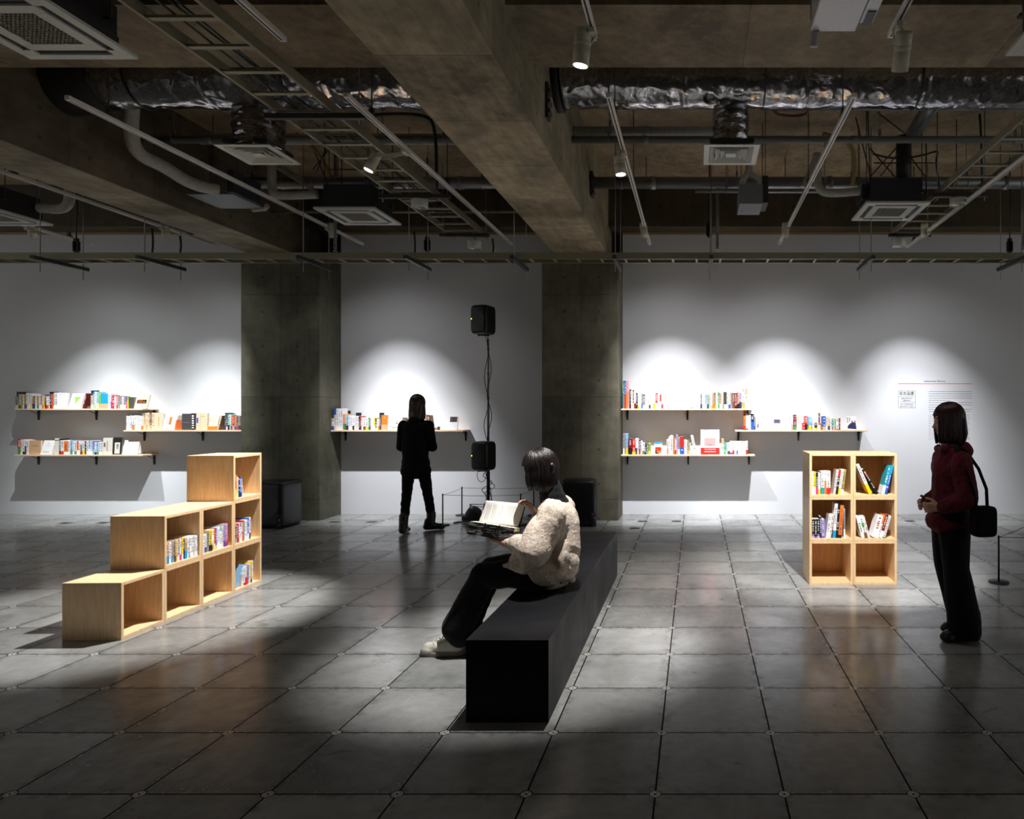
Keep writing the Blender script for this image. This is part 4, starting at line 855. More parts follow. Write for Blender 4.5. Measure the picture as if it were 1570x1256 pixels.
for (i, k, u, n_) in ((1, 1, 0.2, 'nearest filled'), (3, 1, 0.2, 'farthest middle')):
    for j in range(2):
        M2 = cl_[i, k] @ Matrix.Translation((u-0.08*0, 0.15, 0.0215+(0.0 if j == 0 else 0.0))) 
        put_book(cl_[i, k] @ Matrix.Translation((0.16+0.06*j, 0.20, 0.0215)), 0.05, 0.19+0.012*j, 0.13, 'c' if j else 'w', label='%s book in the second row behind, %s stair cube, %s one' % (PAL['c' if j else 'w'][0], n_, 'right' if j else 'left'), group=GL, child=True)
GR = 'books in the tall right bookcase'
cuberow(cr[0, 2], 'right bookcase, top left cube', '12 192 W,22 190 YW 0.3,19 186 KM 0.35,20 182 WY 0.25,5 0 _,29 196 WT 0.3,18 198 WO 0.6,34 198 WR 0.28,22 0 _,19 212 w 0.3 8,21 205 KR -0.28 8,20 214 WY 0.25 8,24 212 yW 0.2 8', GR)
cuberow(cr[0, 1], 'right bookcase, middle left cube', '22 160 Kv 0.12,23 160 KP 0.1,22 160 Kv 0.12,17 182 N,25 160 vP 0.1,8 0 _,24 200 W 0.3 8,19 202 w 0.3 8,8 198 r 0.3 8,8 0 _,26 292 WC 0.22 4,21 288 K 0.3 4,30 278 OK 0.1 4,18 0 _,13 250 gW', GR)
M = cr[1, 2]; zb = 0.0215
put_book(M @ Matrix.Translation((0.138, 0.012, zb)), 0.025, 0.275, 0.14, 'W', 'Y', 0.33, False, 'white book with yellow foot leaning left, top right cube of the right bookcase', GR, -24, True)
put_book(M @ Matrix.Translation((0.203, 0.012, zb)), 0.018, 0.245, 0.14, 'K', None, 0.3, False, 'black book with yellow and magenta dots leaning left, top right cube', GR, -31, True, [(0.2, 0.84, 0.8, 0.89, 'Y'), (0.2, 0.75, 0.8, 0.80, 'M'), (0.2, 0.68, 0.8, 0.73, 'M')])
put_book(M @ Matrix.Translation((0.243, 0.018, zb)) @ Matrix.Rotation(math.radians(0), 4, 'Z'), 0.024, 0.25, 0.12, 'T', 'W', 0.3, False, 'teal book with white foot leaning right against the blue book', GR, 14, True)
put_book(M @ Matrix.Translation((0.268, 0.012, zb)), 0.018, 0.252, 0.14, 'B', 'C', 0.3, True, 'bright blue book leaning right, rightmost in the top right cube', GR, 14, True)
M = cr[1, 1]
put_book(M @ Matrix.Translation((0.074, 0.012, zb)), 0.026, 0.185, 0.13, 'W', None, 0.3, False, 'white book leaning left, leftmost in the middle right cube', GR, -15, True)
put_book(M @ Matrix.Translation((0.102, 0.012, zb)), 0.024, 0.185, 0.13, 'W', 'n', 0.25, False, 'white book with green label and brown foot, middle right cube', GR, -15, True, [(0.1, 0.5, 0.9, 0.72, 'G')])
put_book(M @ Matrix.Translation((0.128, 0.012, zb)), 0.018, 0.188, 0.13, 'w', None, 0.3, False, 'off-white book leaning left beside the green-labelled book', GR, -15, True)
put_book(M @ Matrix.Translation((0.160, 0.012, zb)), 0.046, 0.195, 0.13, 'W', None, 0.3, False, 'thick white book with orange marks leaning right, middle right cube', GR, 15.5, True, [(0.3, 0.5, 0.7, 0.58, 'O'), (0.1, 0.62, 0.4, 0.68, 'O')])
put_book(M @ Matrix.Translation((0.207, 0.012, zb)), 0.014, 0.205, 0.13, 'w', 'O', 0.4, True, 'thin orange and white book leaning right, beside the maroon spine', GR, 15.5, True)
put_book(M @ Matrix.Translation((0.223, 0.012, zb)), 0.026, 0.205, 0.13, 'r', 'W', 0.3, False, 'maroon book with white foot leaning right, middle right cube', GR, 15.5, True)
put_book(M @ Matrix.Translation((0.252, 0.012, zb)), 0.020, 0.195, 0.13, 'W', 'G', 0.05, False, 'white book leaning right, rightmost in the middle right cube', GR, 15.5, True)

# ---------------------------------------------------------------- bench
t = thing('bench', 'long black box bench the seated reader sits on', 'bench', (-0.895, 4.65, 0))
for j, (a, b_) in enumerate(((3.23, 4.655), (4.657, 6.08))):
    mb = MB(); mb.box(-1.092, -0.698, a, b_, 0.0, 0.394); mb.build('bench_box', M_bench, t, bevel=0.003)

# ---------------------------------------------------------------- low rope barriers
M_rope = plain('grey_elastic_cord', sc(84, 84, 88), 0.7)
POSTS = {}
def post(x, y, label, h=0.405, r=0.085):
    t = thing('barrier_post', label, 'barrier post', (x, y, 0), 'low barrier posts'); POSTS[(x, y)] = t
    mb = MB(); mb.lathe([(r, 0), (r, 0.010), (r-0.006, 0.014), (0.02, 0.016)], (x, y, 0), 32); mb.build('base', M_black, t)
    mb = MB(); mb.lathe([(0.0085, 0.012), (0.0085, h-0.004), (0.006, h)], (x, y, 0), 16); mb.build('pole', M_black, t)
    mb = MB(); mb.lathe([(0.011, h-0.022), (0.011, h-0.010)], (x, y, 0), 16); mb.build('cord_clamp', M_dgrey, t)
PF = {'a': (-3.24, 8.71), 'b': (-3.265, 9.50), 'c': (-2.24, 8.71), 'd': (-2.26, 9.50), 'e': (2.61, 5.84)}
post(*PF['a'], 'low black barrier post beside the standing reader, front left of the speaker stand')
post(*PF['b'], 'low black barrier post by the wall, back left of the speaker stand')
post(*PF['c'], 'low black barrier post near the reader\'s raised page, front right of the speaker stand')
post(*PF['d'], 'low black barrier post by the wall behind the seated reader\'s head')
post(*PF['e'], 'low black barrier post alone near the right edge of the photo')
post(3.36, 6.7, 'low black barrier post just outside the right edge, farther back'); post(3.6, 5.95, 'low black barrier post outside the right edge, nearer the camera')
def cord(a, b_, label):
    A = Vector((a[0], a[1], 0.389)); B = Vector((b_[0], b_[1], 0.389)); mb = MB()
    mb.tube([A.lerp(B, i/8)-Vector((0, 0, 0.012*math.sin(PI*i/8))) for i in range(9)], 0.0028, 8)
    o = mb.build('stretched_cord', M_rope, POSTS[a]); o['label'] = label
cord(PF['a'], PF['b'], 'thin grey cord between the two left posts by the speaker stand')
cord(PF['a'], PF['c'], 'thin grey cord along the front of the speaker stand enclosure')
cord(PF['b'], PF['d'], 'thin grey cord along the wall behind the speaker stand')
cord(PF['c'], PF['d'], 'thin grey cord between the two right posts by the speaker stand')
cord(PF['e'], (3.36, 6.7), 'thin grey cord going back from the lone right-hand post')
cord(PF['e'], (3.6, 5.95), 'thin grey cord going right from the lone right-hand post')

# ---------------------------------------------------------------- speaker stand
M_spk = plain('matte_black_speaker', sc(15, 15, 17), 0.4); M_cone = plain('speaker_cone', sc(14, 14, 16), 0.35)
sx, sy = -2.79, 9.15
t = thing('speaker_stand', 'tall pole stand carrying two black speakers in front of the wall', 'speaker stand', (sx, sy, 0))
mb = MB(); mb.tube([(sx, sy, 0.03), (sx, sy, 0.95)], 0.022, 16); mb.build('lower_pole', M_black, t)
mb = MB(); mb.tube([(sx, sy, 0.95), (sx, sy, 1.55)], 0.016, 14); mb.tube([(sx, sy, 1.55), (sx, sy, 2.44)], 0.011, 14)
for zz_ in (1.16, 1.62, 1.95, 2.28): mb.tube([(sx, sy, zz_), (sx, sy, zz_+0.03)], 0.017, 12)
mb.build('upper_pole', M_pipe, t)
mb = MB()
for k in range(4):
    a = PI/4+k*PI/2; mb.bar((sx, sy, 0.03), (sx+0.34*math.cos(a), sy+0.34*math.sin(a), 0.015), 0.035, 0.02)
mb.lathe([(0.05, 0.0), (0.05, 0.10), (0.03, 0.14)], (sx, sy, 0), 20); mb.build('stand_base', M_black, t)
mb = MB(); mb.bar((sx-0.29, sy+0.15, 0.0), (sx-0.29, sy+0.15, 0.19), 0.02, 0.02, up=(0, 1, 0)); mb.bar((sx+0.35, sy+0.15, 0.0), (sx+0.35, sy+0.15, 0.19), 0.02, 0.02, up=(0, 1, 0)); mb.bar((sx-0.29, sy+0.15, 0.185), (sx+0.35, sy+0.15, 0.185), 0.012, 0.012)
mb.build('guard_frame', M_grey, t)
rnd = random.Random(3)
mb = MB()
for k in range(4):
    pts = []
    for j in range(26):
        z_ = 0.12+2.35*j/25 if k < 2 else 0.25+0.55*j/25
        pts.append((sx+0.03*math.sin(j*0.9+k*2)+(0.02 if k % 2 else -0.02)+(0.05*math.sin(j*0.5+k) if z_ < 0.8 else 0), sy-0.02+0.012*math.cos(j*1.3+k), z_))
    mb.tube(pts, 0.005, 6)
mb.tube([(sx-0.02-0.06*(1-math.cos(a)), sy-0.03, 0.60+0.09*math.sin(a)) for a in [2*PI*j/18 for j in range(19)]], 0.004, 6)
mb.build('cable_loom', M_black, t)
def rbox(mb, w_, d, h, M, mi=0, pw=5.0, seg=28):        # soft bulging cabinet
    n = 14; base = len(mb.v)
    for i in range(n+1):
        v = -PI/2+PI*i/n; sv = math.sin(v); cv = math.cos(v)
        zz_ = math.copysign(abs(sv)**(2/pw), sv)*h/2; rr = abs(cv)**(2/pw)
        for k in range(seg):
            u = 2*PI*k/seg; cu, su = math.cos(u), math.sin(u)
            mb.v.append(M @ Vector((math.copysign(abs(cu)**(2/pw), cu)*rr*w_/2, math.copysign(abs(su)**(2/pw), su)*rr*d/2, zz_)))
    for i in range(n):
        for k in range(seg):
            a = base+i*seg+k; b_ = base+i*seg+(k+1) % seg
            mb.f.append([a, b_, b_+seg, a+seg]); mb.m.append(mi); mb.s.append(True)
def monitor(px, py, label, tilt=0, yaw=-18):
    c = P(px, py, 8.95); M = Matrix.Translation(c) @ Matrix.Rotation(math.radians(yaw), 4, 'Z') @ Matrix.Rotation(math.radians(tilt), 4, 'X')
    s = thing('monitor_speaker', label, 'speaker', (c.x, c.y, c.z-0.19), 'stand speakers')
    mb = MB(); rbox(mb, 0.25, 0.24, 0.385, M, pw=7); mb.build('cabinet', M_spk, s)
    mb = MB(); mb.lathe([(0.10, 0), (0.098, 0.004), (0.06, 0.02), (0.035, 0.028), (0.034, 0.02), (0.02, 0.012), (0, 0.010)], (0, 0, 0), 32, axis='Y'); mb.v = [M @ (v+Vector((0, -0.1225, 0.0))) for v in mb.v]; mb.build('driver_cone', M_cone, s)
    mb = MB(); mb.box(-0.103, -0.090, -0.1235, -0.112, 0.0, 0.014, 0, M); mb.build('status_light', M_led, s)
    mb = MB(); mb.box(-0.03, 0.03, -0.1215, -0.118, -0.140, -0.132, 0, M); mb.build('badge', M_dgrey, s)
    mb = MB(); mb.tube([M @ Vector((-0.07, -0.03, -0.195)), M @ Vector((-0.02, 0.0, -0.19)), M @ Vector((0.07, 0.03, -0.195))], 0.018, 10); mb.box(-0.08, 0.08, -0.05, 0.06, -0.19, -0.176, 0, M); mb.build('tilt_cradle', M_black, s)
monitor(741, 491, 'black speaker with a green light, upper one on the pole stand', 0)
monitor(741.5, 699, 'black speaker with a green light, lower one on the pole stand', 0)
cable('floor_cable', [(-3.15, 8.85, 0.008), (-3.05, 8.95, 0.008), (-2.95, 8.90, 0.008), (-2.86, 8.96, 0.01), (-2.80, 9.0, 0.02)], 0.009, 'black cable snaking over the floor inside the speaker enclosure')
mb = MB(); rbox(mb, 0.2, 0.14, 0.2, Matrix.Translation((-2.93, 8.98, 0.10)) @ Matrix.Rotation(0.6, 4, 'Y'), pw=3); rbox(mb, 0.12, 0.1, 0.09, Matrix.Translation((-3.03, 9.0, 0.05)), pw=4)
tag(mb.build('cable_bundle', M_black), 'black bundled cable and box on the floor left of the pole stand', 'cable bundle')
# ---------------------------------------------------------------- black floor speakers by the columns
def floorspk(x0, x1, y, label, yaw, hh=0.575):
    cx = (x0+x1)/2; w_ = x1-x0
    s = thing('floor_speaker', label, 'speaker', (cx, y+0.22, 0), 'floor speakers')
    M = Matrix.Translation((cx, y+0.22, hh/2+0.01)) @ Matrix.Rotation(math.radians(yaw), 4, 'Z')
    mb = MB(); rbox(mb, w_, 0.42, hh, M, pw=11); mb.build('cabinet', M_spk, s)
    mb = MB(); mb.lathe([(w_*0.40, 0), (w_*0.38, 0.006), (w_*0.30, 0.03), (w_*0.12, 0.05), (0, 0.046)], (0, 0, 0), 36, axis='Y'); mb.v = [M @ (v+Vector((0, -0.212, 0))) for v in mb.v]; mb.build('woofer', M_cone, s)
    for a in (-1, 1):
        for c_ in (-1, 1):
            f = MB(); f.lathe([(0.02, -hh/2-0.01), (0.02, -hh/2+0.02)], (a*w_*0.36, c_*0.15, 0), 12); f.v = [M @ v for v in f.v]; f.build('foot', M_black, s)
    mb = MB()
    for k in range(5):
        mb.tube([M @ Vector((w_*0.5*0.9+0.03*math.sin(j+k), -0.20-0.03*k*0.5+0.02*math.cos(j*1.7), -hh/2+0.16-0.16*j/6+0.008)) for j in range(7)], 0.006, 6, k % 2)
    mb.build('cables', [M_black, plain('blue_cable', sc(30, 50, 96), 0.5)], s)
    mb = MB(); mb.tube([M @ Vector((w_*0.5-0.015, -0.23, -hh/2+0.11)), M @ Vector((w_*0.5-0.015, -0.26, -hh/2+0.10))], 0.012, 10); mb.build('red_plug', plain('red_plug', sc(190, 40, 50), 0.4), s)
floorspk(-5.56, -5.11, 8.42, 'black floor speaker beside the stair-shaped bookcase, against the left column', -4)
floorspk(-1.72, -1.28, 8.55, 'black floor speaker behind the seated reader, against the right column', 6)
# ---------------------------------------------------------------- flush floor outlets
for px, py, lb in ((985, 799.5, 'dark flush floor plate near the right column, left of its pair'), (1037, 799.5, 'dark flush floor plate right of the right column, right of its pair'), (973, 810, 'dark flush floor plate just in front of the right column'),
                   (100, 802, 'dark flush floor plate at the far left near the wall'), (158, 801.5, 'dark flush floor plate at the left, right of its pair'), (513, 800.5, 'dark flush floor plate beside the left concrete column'), (570, 800.5, 'dark flush floor plate behind the standing reader\'s left side'),
                   (1395, 799, 'dark flush floor plate left of the dark red visitor'), (1514, 799, 'dark flush floor plate near the right edge by the wall')):
    d = F*EYE/(py-627); X = (px-1066)*d/F
    mb = MB(); mb.box(X-0.06, X+0.06, d-0.05, d+0.05, 0.0, 0.0025); mb.box(X-0.04, X+0.04, d-0.03, d+0.03, 0.0025, 0.004)
    tag(mb.build('floor_plate', M_dgrey), lb, 'floor plate')
# ---------------------------------------------------------------- printed text on the right-hand wall
wt = thing('wall_text', 'printed exhibition text with a red rule on the right-hand white wall', 'wall text', P(1433, 640, WY))
def wp(px, py): q = P(px, py, WY); return q.x, q.z
def flat(name, rects, mat, y=WY-0.0008):
    mb = MB()
    for (a, b_, c_, d_) in rects: x0, z1 = wp(a, b_); x1, z0 = wp(c_, d_); mb.box(x0, x1, y, WY-0.0001, z0, z1)
    return mb.build(name, mat, wt)
flat('red_rule', [(1377, 588.2, 1490, 589.0)], M_red)
flat('stamp_frame', [(1377, 599, 1403.5, 599.4), (1377, 608.3, 1403.5, 608.6), (1377, 616.7, 1403.5, 617.0), (1377, 625.4, 1403.5, 625.8), (1377, 599, 1377.4, 625.8), (1403.1, 599, 1403.5, 625.8)], M_ink)
def txt(s_, px, py, hpx, mat=M_ink, wmax=None):
    cu = bpy.data.curves.new('lettering', 'FONT'); cu.body = s_; cu.align_x = 'CENTER'; cu.size = hpx*WY/F; cu.extrude = 0.0004; cu.resolution_u = 2
    o = bpy.data.objects.new('lettering', cu); C.objects.link(o); bpy.context.view_layer.update()
    me = bpy.data.meshes.new_from_object(o.evaluated_get(bpy.context.evaluated_depsgraph_get())); C.objects.unlink(o); bpy.data.objects.remove(o)
    me.materials.clear(); me.materials.append(mat)
    o = bpy.data.objects.new('lettering', me); C.objects.link(o); o.parent = wt
    q = P(px, py, WY); R = Matrix.Rotation(PI/2, 4, 'X'); x = 1.0
    if wmax and len(me.vertices):
        wd = max(v.co.x for v in me.vertices)-min(v.co.x for v in me.vertices); x = wmax*WY/F/max(wd, 1e-6)
    o.matrix_local = WORLD[wt.name].inverted() @ Matrix.Translation((q.x, WY-0.0012, q.z)) @ R @ Matrix.Diagonal((x, 1, 1, 1))
txt('sakamoto library', 1433, 585.9, 4.2, wmax=33)
txt('坂本図書', 1390, 605.8, 6.6, wmax=22.5)
txt('SAKAMOTO', 1390.2, 612.0, 3.2, M_ink2, 17.5); txt('LIBRARY', 1390.2, 615.4, 3.2, M_ink2, 13)
txt('MAY THE BOOKS', 1390.2, 620.8, 3.0, M_ink2, 20); txt('BE WITH YOU', 1390.2, 624.2, 3.0, M_ink2, 20)
rnd = random.Random(11); rects = []; rects2 = []
rows_ = [(600+3.4*i, 1490 if i not in (4, 7, 9) else (1457, 1474, 1488)[(4, 7, 9).index(i)], 1.5) for i in range(10)]+[(636+2.62*i, rnd.uniform(1483, 1489) if i not in (6, 12, 18) else 1436+rnd.uniform(0, 20), 1.1) for i in range(15)]
for y, xe, h in rows_:
    x = 1424.0
    while x < xe-1:
        l_ = rnd.uniform(1.0, 5.5); e = min(x+l_, xe)
        mid = x
        while mid < e:                        # broken strokes, one per character
            rects.append((mid, y+rnd.uniform(0, 0.25), min(mid+0.62, e), y+h*0.62)); mid += 0.95
        x = e+rnd.uniform(0.4, 1.0)
flat('text_block', rects, M_ink2)
# ================================================================ PEOPLE
def skin(name, rgb, rough=0.5, sss=0.1):
    m = plain(name, rgb, rough, gs=40); m.node_tree.nodes['Principled BSDF'].inputs['Subsurface Weight'].default_value = sss
    m.node_tree.nodes['Principled BSDF'].inputs['Subsurface Radius'].default_value = (0.01, 0.004, 0.002); return m
M_skin = skin('skin', sc(206, 158, 132))
def m_hair(name, a, b_, axis=(60, 60, 4)):
    m = NT(name); g = m.n('ShaderNodeTexCoord').outputs['Object']
    n1 = m.noise(m.scalev(g, axis), 3.0, 4, 0.6, 0.4)
    m.l(m.mix(m.mapr(n1, 0.35, 0.65, 0, 1), a, b_), m.b.inputs['Base Color']); m.b.inputs['Roughness'].default_value = 0.33
    m.l(m.bump(n1, 0.45, 0.004), m.b.inputs['Normal']); return m.mat
M_hair = m_hair('dark_bob_hair', sc(18, 12, 12), sc(38, 26, 25)); M_hair2 = m_hair('long_brown_hair', sc(36, 22, 16), sc(70, 46, 34)); M_hair3 = m_hair('dark_red_brown_hair', sc(34, 14, 14), sc(60, 26, 26))
def m_cloth(name, a, b_, sc1=60, st=0.5, rough=0.9, dist=0.004, fold=0.0):
    m = NT(name); g = m.n('ShaderNodeTexCoord').outputs['Object']
    n1 = m.noise(g, sc1, 5, 0.7, 0.8); n2 = m.noise(g, sc1*0.22, 4, 0.6, 0.6); n3 = m.noise(m.scalev(g, (1, 1, 0.45)), 9, 3, 0.5, 1.0)
    t = m.math('ADD', m.math('MULTIPLY', n1, 0.6), m.math('MULTIPLY', n2, 0.4))
    m.l(m.mix(m.mapr(t, 0.4, 0.62, 0, 1), a, b_), m.b.inputs['Base Color']); m.b.inputs['Roughness'].default_value = rough
    m.b.inputs['Specular IOR Level'].default_value = 0.15; m.b.inputs['Sheen Weight'].default_value = 0.05 if rough > 0.8 else 0
    nrm = m.bump(n1, st, dist)
    if fold: nrm = m.bump(n3, fold, 0.03, nrm)
    m.l(nrm, m.b.inputs['Normal']); return m.mat
M_knit = m_cloth('cream_bouclé_knit', sc(196, 176, 156), sc(252, 238, 224), 85, 1.0, 0.95, 0.010)
M_bk = m_cloth('black_cotton', sc(12, 12, 13), sc(20, 20, 22), 90, 0.2, 0.85, 0.002, 0.4)
M_bk2 = m_cloth('black_jacket', sc(11, 11, 13), sc(18, 18, 20), 70, 0.25, 0.8, 0.002, 0.5)
M_wine = m_cloth('dark_wine_hoodie', sc(78, 24, 34), sc(110, 38, 50), 70, 0.4, 0.9, 0.003, 0.6)
M_shoe = plain('white_leather', sc(206, 200, 188), 0.5, gs=20); M_sole = plain('rubber_sole', sc(150, 144, 134), 0.7); M_bshoe = plain('black_boot', sc(20, 20, 21), 0.4)
class Blob:
    def __init__(s): s.bm = bmesh.new()
    def ell(s, c, r, rot=None, sub=3):
        M = Matrix.Translation(Vector(c))
        if rot is not None: M = M @ rot
        M = M @ Matrix.Diagonal((r[0], r[1], r[2], 1)); bmesh.ops.create_icosphere(s.bm, subdivisions=sub, radius=1, matrix=M)
    def cap(s, a, b, r0, r1, flat=1.0, seg=16, axis=None):     # tapered capsule, optionally flattened along axis
        a = Vector(a); b = Vector(b); d = b-a; L = d.length; d.normalize()
        if axis is not None:
            ax = Vector(axis); ax = (ax-d*ax.dot(d)).normalized(); u = ax
        else: u = d.orthogonal().normalized()
        v = d.cross(u); rings = []
        prof = [(-math.cos(t)*r0, math.sin(t)*r0) for t in [PI/2*i/4 for i in range(1, 5)]]
        prof = [(-r0*math.cos(PI/2*i/4), r0*math.sin(PI/2*i/4)) for i in range(5)]+[(L+r1*math.sin(PI/2*i/4), r1*math.cos(PI/2*i/4)) for i in range(5)]
        for t, r in prof:
            r = max(r, 1e-4); rings.append([s.bm.verts.new(a+d*t+u*(math.cos(2*PI*k/seg)*r*flat)+v*(math.sin(2*PI*k/seg)*r)) for k in range(seg)])
        for q0, q1 in zip(rings[:-1], rings[1:]):
            for k in range(seg): s.bm.faces.new((q0[k], q0[(k+1) % seg], q1[(k+1) % seg], q1[k]))
        s.bm.faces.new(rings[0][::-1]); s.bm.faces.new(rings[-1])
    def chain(s, pts, rs, flat=1.0, axis=None):
        for i in range(len(pts)-1): s.cap(pts[i], pts[i+1], rs[i], rs[i+1], flat, axis=axis)
    def done(s, name, mats, parent, voxel=0.006, smooth=4, disp=None, post=None):
        bmesh.ops.recalc_face_normals(s.bm, faces=s.bm.faces)
        me = bpy.data.meshes.new(name); s.bm.to_mesh(me); s.bm.free()
        o = bpy.data.objects.new(name, me); C.objects.link(o)
        r = o.modifiers.new('r', 'REMESH'); r.mode = 'VOXEL'; r.voxel_size = voxel; r.use_smooth_shade = True
        m = o.modifiers.new('s', 'SMOOTH'); m.iterations = smooth; m.factor = 0.6
        bpy.context.view_layer.update()
        me2 = bpy.data.meshes.new_from_object(o.evaluated_get(bpy.context.evaluated_depsgraph_get()))
        bpy.data.objects.remove(o); bpy.data.meshes.remove(me); me2.name = name
        if disp:
            nr = [v.normal.copy() for v in me2.vertices]
            for v, n_ in zip(me2.vertices, nr): v.co = v.co+n_*disp(v.co, n_)
        if post:
            for v in me2.vertices: v.co = post(v.co)
        me2.materials.clear()
        for q in (mats if isinstance(mats, (list, tuple)) else [mats]): me2.materials.append(q)
        Mi = WORLD[parent.name].inverted(); me2.transform(Mi)
        for p in me2.polygons: p.use_smooth = True
        o = bpy.data.objects.new(name, me2); C.objects.link(o); o.parent = parent; WORLD[o.name] = WORLD[parent.name].copy()
        return o
def hand(bl, wrist, d, palm_n, spread_dir, curl=0.5, s=1.0, thumb=1):
    """d: towards the fingers, palm_n: out of the palm, spread_dir: towards the index side"""
    w_ = Vector(wrist); d = Vector(d).normalized(); n_ = Vector(palm_n); n_ = (n_-d*n_.dot(d)).normalized(); sd = d.cross(n_)
    if sd.dot(Vector(spread_dir)) < 0: sd = -sd
    for k in (-1, -0.33, 0.33, 1): bl.cap(w_+d*0.012*s+sd*0.012*k*s, w_+d*0.085*s+sd*0.028*k*s, 0.013*s, 0.0115*s)
    L = (0.074, 0.082, 0.076, 0.060)
    for i, k in enumerate((1, 0.35, -0.32, -1)):
        p = w_+d*0.085*s+sd*0.028*k*s; a = 0.0; seg_ = (0.45, 0.30, 0.25)
        for j, f in enumerate(seg_):
            a += curl*(0.5, 0.9, 0.7)[j]; q = p+(d*math.cos(a)+n_*math.sin(a)+sd*0.06*k)*L[i]*f*s
            bl.cap(p, q, 0.0088*s-0.0008*j, 0.0082*s-0.0008*j, seg=12); p = q
    p = w_+d*0.022*s+sd*0.02*s
    for (u, v, t, L_) in ((0.7, 0.65, 0.25, 0.042), (0.85, 0.35, 0.35, 0.032), (0.9, 0.15, 0.45, 0.026)):
        q = p+(d*u+sd*v+n_*t*thumb).normalized()*L_*s; bl.cap(p, q, 0.0105*s, 0.0092*s, seg=12); p = q
def head(bl, c, fwd, s=1.0, up=(0, 0, 1)):
    """c: centre of the skull; builds skull, jaw, nose, lips, brow, ears and neck stub"""
    f = Vector(fwd).normalized(); u = Vector(up); u = (u-f*u.dot(f)).normalized(); l = u.cross(f)
    R = Matrix((f, l, u)).transposed().to_4x4()
    def at(a, b_, c_): return Vector(c)+(f*a+l*b_+u*c_)*s
    bl.ell(at(-0.012, 0, 0.022), (0.092*s, 0.074*s, 0.090*s), R)
    bl.ell(at(0.030, 0, -0.030), (0.058*s, 0.058*s, 0.072*s), R)
    bl.ell(at(0.058, 0, -0.088), (0.024*s, 0.026*s, 0.020*s), R)
    bl.cap(at(0.010, 0.030, -0.070), at(0.058, 0.008, -0.090), 0.024*s, 0.017*s); bl.cap(at(0.010, -0.030, -0.070), at(0.058, -0.008, -0.090), 0.024*s, 0.017*s)
    bl.cap(at(0.080, 0, 0.006), at(0.103, 0, -0.030), 0.009*s, 0.011*s); bl.ell(at(0.096, 0.009, -0.034), (0.009*s, 0.007*s, 0.007*s), R); bl.ell(at(0.096, -0.009, -0.034), (0.009*s, 0.007*s, 0.007*s), R)
    bl.cap(at(0.074, 0.028, 0.020), at(0.080, 0.008, 0.018), 0.010*s, 0.010*s); bl.cap(at(0.074, -0.028, 0.020), at(0.080, -0.008, 0.018), 0.010*s, 0.010*s)
    bl.cap(at(0.074, 0.018, -0.056), at(0.085, 0.0, -0.054), 0.006*s, 0.0075*s); bl.cap(at(0.074, -0.018, -0.056), at(0.085, 0.0, -0.054), 0.006*s, 0.0075*s)
    bl.cap(at(0.073, 0.014, -0.066), at(0.082, 0.0, -0.067), 0.006*s, 0.008*s); bl.cap(at(0.073, -0.014, -0.066), at(0.082, 0.0, -0.067), 0.006*s, 0.008*s)
    bl.ell(at(0.062, 0.034, -0.022), (0.02*s, 0.018*s, 0.018*s), R); bl.ell(at(0.062, -0.034, -0.022), (0.02*s, 0.018*s, 0.018*s), R)
    for q in (-1, 1): bl.ell(at(-0.006, q*0.074, -0.012), (0.017*s, 0.008*s, 0.028*s), R)
    return at
def face_bits(at, parent, s=1.0, closed=False):
    M_eye = plain('eye_white', sc(220, 214, 208), 0.3); M_iris = plain('dark_iris', sc(30, 20, 16), 0.2); M_lip = plain('lips', sc(168, 92, 84), 0.45)
    for q in (-1, 1):
        mb = MB(); c = at(0.068, q*0.031, 0.002); mb.lathe([(0.0, -0.011), (0.008, -0.008), (0.011, 0), (0.008, 0.008), (0.0, 0.011)], c, 14); e = mb.build('eye', M_eye, parent)
        mb = MB(); c = at(0.0775, q*0.032, 0.001); mb.lathe([(0.0, -0.0055), (0.0045, -0.003), (0.0055, 0), (0.0045, 0.003), (0.0, 0.0055)], c, 12); mb.build('iris', M_iris, e)
        mb = MB(); mb.tube([at(0.082, q*0.018, 0.024), at(0.082, q*0.032, 0.029), at(0.074, q*0.047, 0.024)], [0.002, 0.003, 0.0015], 8); mb.build('eyebrow', M_hair, parent)
    mb = MB(); mb.tube([at(0.077, -0.021, -0.060), at(0.088, -0.006, -0.058), at(0.089, 0.006, -0.058), at(0.077, 0.021, -0.060)], [0.0015, 0.0042, 0.0042, 0.0015], 8)
    mb.tube([at(0.076, -0.019, -0.063), at(0.087, 0, -0.067), at(0.076, 0.019, -0.063)], [0.0015, 0.005, 0.0015], 8); mb.build('lips', M_lip, parent)
def shoe(bl, toe, heel, h=0.075, w_=0.045):
    toe = Vector(toe); heel = Vector(heel); d = (toe-heel).normalized(); z = Vector((0, 0, 1))
    bl.cap(heel+d*0.045+z*0.045, toe-d*0.05+z*0.040, 0.042, 0.040, 0.9); bl.ell(toe-d*0.052+z*0.033, (0.05, 0.048, 0.032), Matrix.Rotation(math.atan2(d.y, d.x), 4, 'Z'))
    bl.cap(heel+d*0.05+z*0.05, heel+d*0.06+z*h, 0.042, 0.042); bl.cap(heel+d*0.09+z*0.07, toe-d*0.09+z*0.05, 0.036, 0.03)
